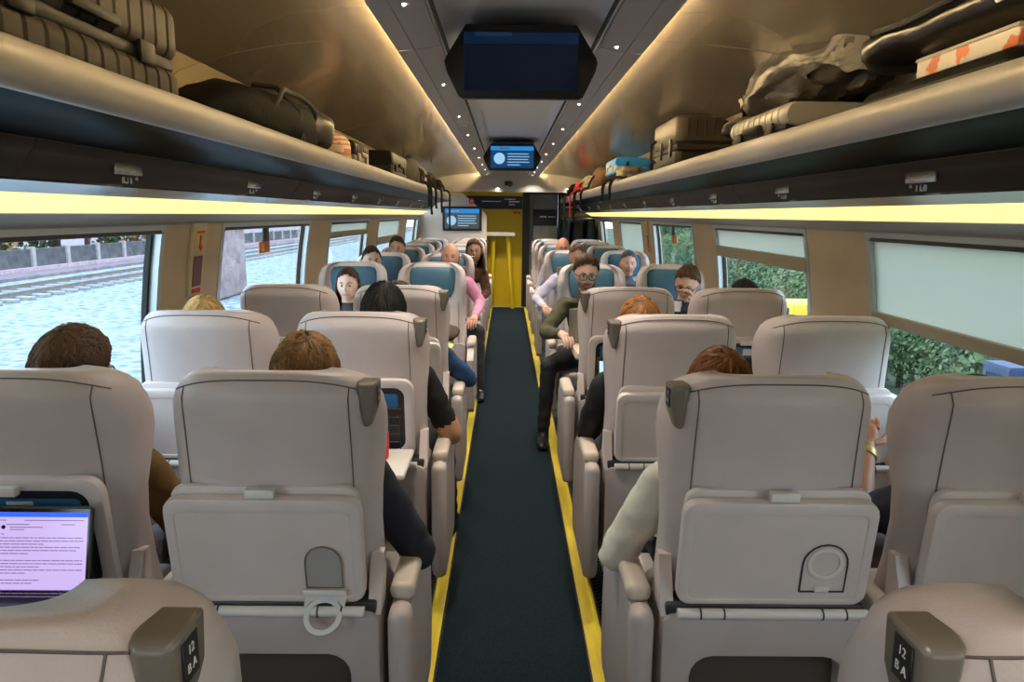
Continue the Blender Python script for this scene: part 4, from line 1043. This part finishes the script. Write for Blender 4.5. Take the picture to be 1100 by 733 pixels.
    for a_, b_, r_, m_ in segs:
        a_ = np.array(a_); ab = np.array(b_) - a_; tt = np.clip(((cen - a_) @ ab)/max(ab @ ab, 1e-9), 0, 1)
        ds = np.linalg.norm(cen - (a_ + tt[:, None]*ab), axis=1) - r_
        u = ds < best; best[u] = ds[u]; bi[u] = m_
    bpy.data.objects.remove(tmp); bpy.data.meshes.remove(me); bpy.data.meshes.remove(ev)
    out = MB().add([tuple(c) for c in co], fs); out.mi = [int(q) for q in bi]
    cl_ = set(); ncl = set()
    for f_, m_ in zip(fs, out.mi): (cl_ if m_ in (1, 2) else ncl).update(f_)
    for vi in cl_ - ncl:
        p_ = out.v[vi]; q_ = Vector((p_[0]*9 + seed, p_[1]*9, p_[2]*22)); d_ = noise.noise_vector(q_)*.007 + noise.noise_vector(q_*2.1)*.003
        out.v[vi] = (p_[0] + d_.x, p_[1] + d_.y, p_[2] + d_.z*.6)
    fingers.mi = [0]*len(fingers.f); out.join(fingers)
    HM = Matrix.Translation(hc) @ Euler((R(pitch), R(roll), R(yaw)), 'XYZ').to_matrix().to_4x4() @ Matrix.Scale(hscale, 4)
    hd_ = MB().join(HEAD); hd_.mi = [4 if q == 3 else 0 for q in hd_.mi]; hd_.xf(HM); out.join(hd_)
    ns = 'skin_%d' % int(skin[0]*100 + skin[1]*37); nsh = 'cloth_%d_%d_%d' % tuple(int(x*1000) for x in shirt); npn = 'cloth_%d_%d_%d' % tuple(int(x*1000) for x in pants)
    sk = mat(ns, skin, .5, var=.06, vscale=20); lip = mat(ns + '_lip', (skin[0]*.85, skin[1]*.55, skin[2]*.6), .45)
    body = out.build('body', [sk, mat(nsh, shirt, .8, var=.12, vscale=12, bump=.5, bscale=14), mat(npn, pants, .8, var=.12, bump=.5, bscale=14), mat('shoe_black', (.012, .012, .012), .3), lip], root)
    if style != 'bare':
        hm = hair_mats('hair_%d_%d' % (int(hair[0]*1000), int(hair[1]*1000)), hair)
        hair_mb(style, thick, locks, seed, llen, mess).xf(HM).build('hair', hm, root, auto=False)
    eye = mat('eye_white', (.75, .73, .70), .2); iris = mat('iris_dark', (.03, .02, .015), .15)
    for s in (-1, 1):
        e = ball((s*.0285, .0745, .004), .0125, .0125, .0078, 12, 8).xf(HM).build('eye', eye, root)
        ball((s*.0285, .0853, .004), .0068, .0024, .0064, 10, 6).xf(HM).build('iris', iris, e)
        tube([(s*.014, .0915, .022), (s*.028, .0925, .028), (s*.043, .084, .023)], [.0028, .0032, .0016], 6).xf(HM).build('eyebrow', hair_mats('hair_%d_%d' % (int(hair[0]*1000), int(hair[1]*1000)), hair)[0], root)
    if beard:
        m = MB()
        rn = random.Random(5)
        m.join(tube([(-.026, .088, -.048), (0, .104, -.044), (.026, .088, -.048)], [.004, .006, .004], 6)); 
        m.join(tube([(-.056, .03, -.035), (-.050, .052, -.070), (-.028, .073, -.095), (0, .084, -.103), (.028, .073, -.095), (.050, .052, -.070), (.056, .03, -.035)], [.006, .010, .012, .013, .012, .010, .006], 8))
        m.xf(HM).build('beard', mat('beard_brown', beard, .8, var=.2), root)
    if glasses:
        m = MB(); gm = mat('glasses_frame', (.015, .012, .012), .3)
        for s in (-1, 1):
            pts = [(s*.031 + x, .106, .003 + z) for x, z in rr(.050, .038, .014, 4)]
            m.join(tube(pts + [pts[0], pts[1]], .0028, 6))
            m.join(tube([(s*.055, .105, .010), (s*.072, .08, .010), (s*.080, .0, .004)], .0024, 6))
        m.join(tube([(-.007, .108, .006), (.007, .108, .006)], .0024, 6)); g_ = m.xf(HM).build('glasses', gm, root)
        for s in (-1, 1):
            prism([(s*.031 + x, .003 + z) for x, z in rr(.048, .036, .013, 4)], .1055, .1065).xf(HM).build('lens', M_GLASS, g_)
    if jacket_collar:
        c = nbp + V((0, .0, .0)); rg = []
        for z, rx, o_ in ((-.03, .095, 0), (.0, .085, 0), (.035, .078, 0), (.038, .066, 0), (.0, .060, 0), (-.025, .06, 0)):
            rg.append([(c.x + rx*math.cos(R(115 + 310*q/20)), c.y + rx*.9*math.sin(R(115 + 310*q/20)) + .01, c.z + z + .012*math.sin(R(115 + 310*q/20))) for q in range(21)])
        loft(rg, closed=False, cap0=False, cap1=False).build('collar', mat('cloth_c_%d' % int(jacket_collar[0]*1000), jacket_collar, .8), root)
    return root
S1, S2, S3 = 1.56, 2.58, 3.60
AX, WX = .575, 1.145
person('person with tousled dark brown hair and brown jacket, first left window seat', (-WX, S1), 0, 1.232, hx=.035, skin=(.50, .30, .22), shirt=(.16, .085, .02), hair=(.075, .042, .026), locks=900, mess=1.2, seed=3, thick=.14, yaw=-14, pitch=-4,
       armR=((.27, .32, .66), (.12, .56, .66)))
person('person with tousled light brown hair and dark navy sleeve, first left aisle seat', (-AX, S1), 0, 1.222, hx=.037, shirt=(.012, .013, .022), pants=(.5, .42, .33), hair=(.17, .09, .035), locks=900, mess=1.2, seed=4, thick=.11, pitch=-5,
       armR=((.305, .30, .635), (.20, .60, .60)), armL=((-.22, .3, .66), (-.08, .58, .63)))
person('person with straight blonde hair, second left window seat', (-WX, S2), 0, 1.20, hx=-.055, hair=(.42, .28, .11), style='long', shirt=(.2, .2, .22), seed=5, thick=.10, locks=400, llen=5)
person('person with thick black hair and black short-sleeved shirt, second left aisle seat', (-AX, S2), 0, 1.252, hx=.065, skin=(.50, .27, .17), shirt=(.006, .006, .007), pants=(.006, .006, .008), hair=(.006, .005, .005), seed=6, thick=.17, locks=420, sleeve='short',
       armR=((.315, .31, .655), (.225, .43, .80), (-.2, .3, .8)), legR=((.24, .72, .55), (.27, .80, .09), (.1, 1, 0)))
person('person in a blue sweater leaning over the third left aisle seat armrest', (-AX, S3), 0, 1.17, hx=-.02, shirt=(.008, .045, .12), pants=(.03, .04, .06), hair=(.05, .03, .02), seed=7,
       armR=((.335, .31, .65), (.26, .60, .66)))
person('person with red-brown bobbed hair and cream sleeve, first right aisle seat', (AX, S1), 0, 1.197, hx=-.08, shirt=(.62, .57, .47), hair=(.15, .052, .018), style='long', seed=8, thick=.10, locks=520, llen=5,
       armL=((-.315, .29, .64), (-.17, .58, .62)))
person('person with bare forearm and gold bracelet, first right window seat', (WX, S1), 0, 1.13, hx=.0, skin=(.42, .18, .08), shirt=(.01, .012, .03), pants=(.07, .03, .035), hair=(.02, .015, .01), seed=9, sleeve='short', watch=True,
       armL=((-.20, .40, .70), (-.10, .58, .84), (.3, .6, .5)))
person('person with orange-blonde hair and black sleeve, second right aisle seat', (AX, S2), 0, 1.215, hx=-.10, shirt=(.008, .008, .009), pants=(.16, .18, .19), hair=(.17, .07, .018), style='long', seed=10, thick=.09, locks=420, llen=5,
       armL=((-.28, .33, .66), (-.14, .62, .68)), legL=((-.22, .70, .56), (-.2, .78, .09), (0, 1, 0)))
person('person whose dark hair top shows over the third right window seat', (WX, S3), 0, 1.20, hx=.06, hair=(.012, .01, .01), shirt=(.1, .1, .12), seed=11)
# facing the camera
person('young woman with long dark centre-parted hair facing the camera by left window', (-WX, 5.50), PI, 1.165, hx=-.035, hy=.50, skin=(.78, .52, .42), shirt=(.05, .05, .06), hair=(.045, .025, .018), style='long', thick=.04, seed=12, locks=300, llen=5, hscale=.97)
person('bearded man in black glasses and olive jacket typing at a laptop', (AX, 5.50), PI, 1.265, hx=.075, hy=.50, pitch=-12, skin=(.66, .40, .30), shirt=(.060, .055, .022), pants=(.010, .010, .014), hair=(.05, .028, .016), thick=.16, seed=13, locks=300, glasses=True, beard=(.16, .085, .05),
       armR=((.345, .52, .74), (.26, .80, .775), (-.3, 1, -.1)), armL=((-.20, .5, .76), (-.12, .80, .775), (.2, 1, -.1)), legR=((.33, .72, .55), (.36, .72, .09), (.1, 1, 0)), jacket_collar=(.07, .06, .025))
person('man with glasses and swept brown hair resting his chin on one hand', (WX, 5.50), PI, 1.20, hx=-.04, hy=.50, pitch=-20, yaw=-22, roll=-8, skin=(.60, .34, .24), shirt=(.03, .03, .04), hair=(.085, .045, .025), thick=.13, seed=14, locks=300, glasses=True,
       armL=((-.17, .74, .76), (-.075, .63, .925), (.35, -.15, 1)), jacket_collar=(.6, .6, .6))
person('bald man in a pink shirt, second left aisle seat facing the camera', (-AX, 6.85), PI, 1.285, hx=-.05, hy=.42, skin=(.70, .36, .26), shirt=(.62, .26, .40), pants=(.012, .012, .015), hair=(.3, .2, .15), style='bald', thick=.02, seed=15, locks=60,
       armL=((-.31, .36, .76), (-.27, .66, .68)), legL=((-.30, .72, .56), (-.32, .82, .09), (-.1, 1, 0)))
person('dark-haired person in the second left window seat facing the camera', (-WX, 6.85), PI, 1.24, hx=.07, hy=.38, yaw=20, shirt=(.08, .08, .09), hair=(.03, .02, .015), seed=16)
person('brown-haired person in brown coat leaning into the aisle far on the left', (-AX, 8.10), PI, 1.27, hx=-.20, hy=.38, roll=6, skin=(.45, .26, .18), shirt=(.10, .04, .015), hair=(.07, .03, .015), style='long', seed=17, thick=.1,
       armL=((-.33, .34, .72), (-.25, .62, .66)))
person('dark-haired person in the third left window seat facing the camera', (-WX, 8.10), PI, 1.29, hx=.03, hy=.38, shirt=(.05, .05, .06), hair=(.02, .015, .012), seed=18)
person('balding man in a lavender shirt behind the bearded man', (AX, 7.60), PI, 1.26, hx=-.07, hy=.40, pitch=-22, skin=(.62, .34, .24), shirt=(.50, .48, .60), pants=(.04, .04, .06), hair=(.10, .055, .03), style='receding', thick=.06, seed=19, locks=160,
       armR=((.325, .40, .72), (.26, .68, .68)))
person('grey-haired red-faced man far down the right side', (AX, 8.95), PI, 1.28, hx=-.03, hy=.42, skin=(.66, .30, .20), shirt=(.55, .55, .62), hair=(.45, .42, .38), style='bald', thick=.06, seed=20, locks=120)
person('person with grey-blue cap-like hair in second right window seat', (WX, 7.60), PI, 1.19, hx=.0, hy=.38, skin=(.60, .38, .28), shirt=(.06, .06, .08), hair=(.07, .085, .11), seed=21)

# ------------------------------------------------------------------ outside
GZ = -1.15
def ground(name, x0, x1, y0, y1, z, m, label=None):
    o = box(x0, x1, y0, y1, z - .2, z).build(name, m, smooth=False); return tag(o, kind='structure')
M_GRAV = mat('ballast', (.13, .15, .155), .95, col2=(.36, .39, .395), vscale=5, bump=.6, bscale=6)
M_GRASS = mat('verge', (.05, .075, .03), .95, col2=(.12, .14, .07), vscale=.6)
ground('ballast_ground', -18.6, -2.0, -30, 150, GZ, M_GRAV); ground('ledge_ground', -60, -18.6, -30, 150, GZ + .12, mat('ledge', (.20, .14, .15), .9, var=.25, vscale=2))
ground('verge_ground', 2.0, 90, -30, 160, GZ, M_GRASS)
M_RUST = mat('rail_steel', (.20, .17, .16), .5, metal=.4, var=.2); M_SLEEP = mat('sleeper', (.30, .29, .28), .9, var=.2)
def track(x, label):
    t = empty('railway_track', (x, 0, GZ)); tag(t, label, 'railway track')
    rp = [(-.07, 0), (.07, 0), (.07, .02), (.012, .04), (.012, .12), (.036, .13), (.036, .16), (-.036, .16), (-.036, .13), (-.012, .12), (-.012, .04), (-.07, .02)]
    for s in (-1, 1): prism([(s*.72 + a, .08 + b) for a, b in rp], -10, 130).build('rail', M_RUST, t, False)
    me = rbox(2.5, .26, .12, .02, 1, (0, 0, .05)).build('sleeper', M_SLEEP, t, False); me.location = (0, -4, 0)
    for i in range(1, 110):
        c = me.copy(); COL.objects.link(c); c.location = (0, -4 + i*.75, 0); c.parent = t
    return t
track(-15.5, 'railway track running on pale ballast outside the left windows')
track(-7.0 - 5.2, 'nearer railway track on ballast outside the left windows') if False else None
w = empty('retaining_wall', (-20.5, 0, GZ + .12)); tag(w, 'low dark panelled wall with pale posts beyond the left railway track', 'wall')
M_DKP = mat('dark_panel', (.075, .072, .075), .9, var=.35, vscale=3); M_POST = mat('pale_post', (.34, .29, .29), .8, var=.15)
pn = rbox(.18, 2.3, .80, .02, 1, (0, 0, .50)).build('panel', M_DKP, w, False); pn.location = (0, -10, 0)
po = rbox(.28, .24, .98, .02, 1, (.05, 0, .49)).build('post', M_POST, w, False); po.location = (0, -11.28, 0)
for i in range(1, 48):
    c = pn.copy(); COL.objects.link(c); c.parent = w; c.location = (0, -10 + 2.55*i, 0)
    c = po.copy(); COL.objects.link(c); c.parent = w; c.location = (0, -11.28 + 2.55*i, 0)
box(-.1, .45, -12, 122, 0, .14).build('kerb', mat('kerb', (.40, .28, .30), .9, var=.2), w, False)
cb = empty('concrete_pier', (-9.2, 23.6, GZ)); tag(cb, 'pinkish concrete pier beside the line seen through the second left window', 'pier')
noise_disp(rbox(.9, 2.6, 2.2, .08, 3, (0, 0, 1.1)), .04, 1.3).build('block', mat('pier_concrete', (.26, .19, .19), .9, var=.25, vscale=2.5), cb)
rbox(1.1, 2.8, .18, .04, 2, (0, 0, 2.25)).build('coping', M_POST, cb)
def leaf_crown(r, h, n, seed, q=.22, base=1.2):
    rn = random.Random(seed); m = MB(); vs = []; fs = []; mi = []
    lobes = [(rn.uniform(-.5, .5)*r, rn.uniform(-.5, .5)*r, base + rn.uniform(.1, .95)*(h - base), rn.uniform(.35, .62)*r) for _ in range(11)]
    for i in range(n):
        lx, ly_, lz, lr = rn.choice(lobes); d = Vector((rn.gauss(0, 1), rn.gauss(0, 1), rn.gauss(0, 1))).normalized()
        c = Vector((lx, ly_, lz)) + d*lr*rn.uniform(.75, 1.05); s = q*rn.uniform(.5, 1.2)
        a = (d + Vector((rn.uniform(-.8, .8), rn.uniform(-.8, .8), rn.uniform(-.2, 1)))).normalized(); u = a.cross(Vector((rn.random(), rn.random(), rn.random()))).normalized(); v = a.cross(u)
        o_ = len(vs); vs += [tuple(c + u*s), tuple(c + v*s*.6), tuple(c - u*s), tuple(c - v*s*.6)]; fs.append((o_, o_+1, o_+2, o_+3)); mi.append(rn.choice((0, 0, 1)))
    m.add(vs, fs); m.mi = mi; return m
def tree_proto(cols, r, h, seed, nm):
    t = empty(nm); crown = leaf_crown(r, h, 2600, seed); f_ = crown.build('foliage', [mat('%s_leaf%d' % (nm, k), c, .8, var=.2, vscale=1.0) for k, c in enumerate(cols)], t, False)
    m = tube([(0, 0, 0), (.05, .02, h*.3), (-.05, .05, h*.6), (0, 0, h*.85)], [.2, .15, .1, .03], 8)
    for k in range(6):
        a = k*2.4; z = h*(.25 + .09*k); m.join(tube([(0, 0, z), (math.cos(a)*r*.3, math.sin(a)*r*.3, z + h*.10), (math.cos(a)*r*.6, math.sin(a)*r*.6, z + h*.16)], [.07, .05, .02], 6))
    m.build('trunk', mat('bark', (.07, .05, .04), .9, var=.3), t); return t
PT = {'green_tree': tree_proto([(.04, .09, .025), (.09, .16, .045)], 2.8, 6.5, 2, 'green_tree'), 'autumn_tree': tree_proto([(.20, .10, .03), (.28, .17, .05)], 2.6, 5.5, 3, 'autumn_tree'), 'bush': tree_proto([(.07, .12, .04), (.14, .19, .075)], 2.4, 3.2, 4, 'bush')}
used = set()
def tree(kind, x, y, sc, rz, label, group):
    o = PT[kind] if kind not in used else copy_tree(PT[kind]); used.add(kind)
    o.location = (x, y, GZ); o.scale = (sc, sc, sc); o.rotation_euler.z = rz; tag(o, label, 'bush' if kind == 'bush' else 'tree', group)
rn = random.Random(9)
NTH = ['nearest', 'second', 'third', 'fourth', 'fifth', 'sixth', 'seventh', 'eighth', 'ninth', 'tenth', 'eleventh', 'twelfth']
KN = {'autumn_tree': 'orange autumn tree', 'green_tree': 'leafy green tree', 'bush': 'pale green bush'}
cnt = {}
for i in range(24):
    kd = ['autumn_tree', 'green_tree', 'bush'][(i*2 + (i // 3)) % 3]; n_ = cnt.setdefault(('l', kd), 0); cnt[('l', kd)] += 1
    tree(kd, -23.3 - rn.uniform(0, 1.5), -6 + i*3.0, rn.uniform(.85, 1.2), rn.uniform(0, 6), '%s %s in the row behind the left retaining wall' % (NTH[n_], KN[kd]), 'trees behind the left wall')
for i in range(22):
    kd = ['green_tree', 'bush', 'green_tree', 'bush', 'autumn_tree'][i % 5] if i > 4 else ['green_tree', 'bush'][i % 2]; n_ = cnt.setdefault(('r', kd), 0); cnt[('r', kd)] += 1
    dx = rn.uniform(0, 5)
    tree(kd, 11.5 + dx + (i % 3)*3, -2 + i*3.3, rn.uniform(.7, 1.15), rn.uniform(0, 6), '%s %s in the row outside the right windows' % (NTH[n_], KN[kd]), 'trees outside the right windows')
NB = leaf_crown(2.4, 3.2, 9000, 31, q=.085).build('foliage', [mat('bush_leaf0', (.07, .12, .04)), mat('bush_leaf1', (.14, .19, .075))], None, False)
_pt = empty('bush'); NB.parent = _pt; tube([(0, 0, 0), (.05, 0, .8), (0, .05, 1.8)], [.12, .09, .04], 7).build('trunk', MATS['bark'], _pt); PT['hedge'] = _pt
for i in range(16):
    x_ = 5.9 + rn.uniform(0, .8); y_ = 4 + i*1.9
    o = PT['hedge'] if i == 0 else copy_tree(PT['hedge']); s_ = rn.uniform(.46, .6)
    o.location = (x_, y_, GZ); o.scale = (s_, s_, s_); o.rotation_euler.z = rn.uniform(0, 6)
    tag(o, 'bush in the near hedge outside the right windows, ' + (NTH[i] + ' from the near end' if i < 12 else ['fourth from the far end', 'third from the far end', 'next to the far end', 'at the far end'][i - 12]), 'bush', 'hedge outside the right windows')
# yellow track machine outside the right windows
M_YM = mat('machine_yellow', (.75, .50, .03), .5)
def machine(x, y, label, sc=1.0):
    e = empty('track_machine', (x, y, GZ)); tag(e, label, 'vehicle'); e.scale = (sc, sc, sc)
    rbox(1.8, 3.4, .5, .06, 2, (0, 0, .85)).build('chassis', M_YM, e)
    rbox(1.7, 1.3, 1.25, .08, 2, (0, -.9, 1.7)).build('cab', M_YM, e)
    rbox(1.74, .9, .6, .03, 2, (0, -.9, 1.9)).build('cab_window', mat('machine_glass', (.03, .05, .06), .1), e)
    rbox(1.6, 1.4, .7, .08, 2, (0, .8, 1.4)).build('engine_hood', M_YM, e)
    tube([(0, 1.3, 1.3), (0, 2.2, 2.0), (0, 3.2, 1.6), (0, 3.5, .6)], [.16, .14, .12, .1], 8).build('boom', M_YM, e)
    for s in (-1, 1):
        for yy in (-1.1, 1.1):
            loft([[(s*.85 + dx, yy + r_*math.cos(2*PI*k/20), .45 + r_*math.sin(2*PI*k/20)) for k in range(20)] for dx, r_ in ((-.14, .38), (-.1, .45), (.1, .45), (.14, .38))]).build('wheel', M_RUBBER, e)
machine(4.8, 12.0, 'yellow track machine outside the second right window', .60)
yb = empty('yellow_cabinet', (3.95, 5.35, GZ)); tag(yb, 'yellow trackside cabinet at the right edge of the first right window', 'cabinet')
rbox(.5, .45, 1.35, .02, 2, (0, 0, .675)).build('body', M_YM, yb); rbox(.02, .36, 1.1, .006, 1, (-.255, 0, .68)).build('door', mat('cabinet_door', (.62, .40, .02), .5), yb); rbox(.54, .5, .04, .01, 1, (0, 0, 1.37)).build('lid', M_YM, yb)
ct = empty('shipping_container', (4.55, 6.35, GZ)); ct.scale = (.30, .16, .84); tag(ct, 'blue and red container among trees outside the first right window', 'container')
rbox(1.8, 2.2, 1.6, .03, 1, (0, 0, .9)).build('body', mat('cont_blue', (.015, .035, .10), .5), ct, False); rbox(1.84, .9, 1.1, .03, 1, (0, .75, .85)).build('door', mat('cont_red', (.55, .03, .02), .5), ct, False)
for i in range(9): rbox(.04, .08, 1.4, .01, 1, (-.92, -.9 + i*.2, .9)).build('rib', mat('cont_blue', (.015, .035, .10), .5), ct, False)
lp = empty('lamp_post', (9.4, 15.2, GZ)); tag(lp, 'white lamp post outside the first right window', 'lamp post')
tube([(0, 0, 0), (0, 0, 4.8)], [.09, .06], 10).build('pole', mat('post_white', (.7, .72, .72), .5), lp); tube([(0, 0, 4.8), (-.6, 0, 5.0)], .04).build('arm', M_STEEL, lp); rbox(.5, .2, .1, .03, 2, (-.8, 0, 5.0)).build('lamp_head', M_STEEL, lp)
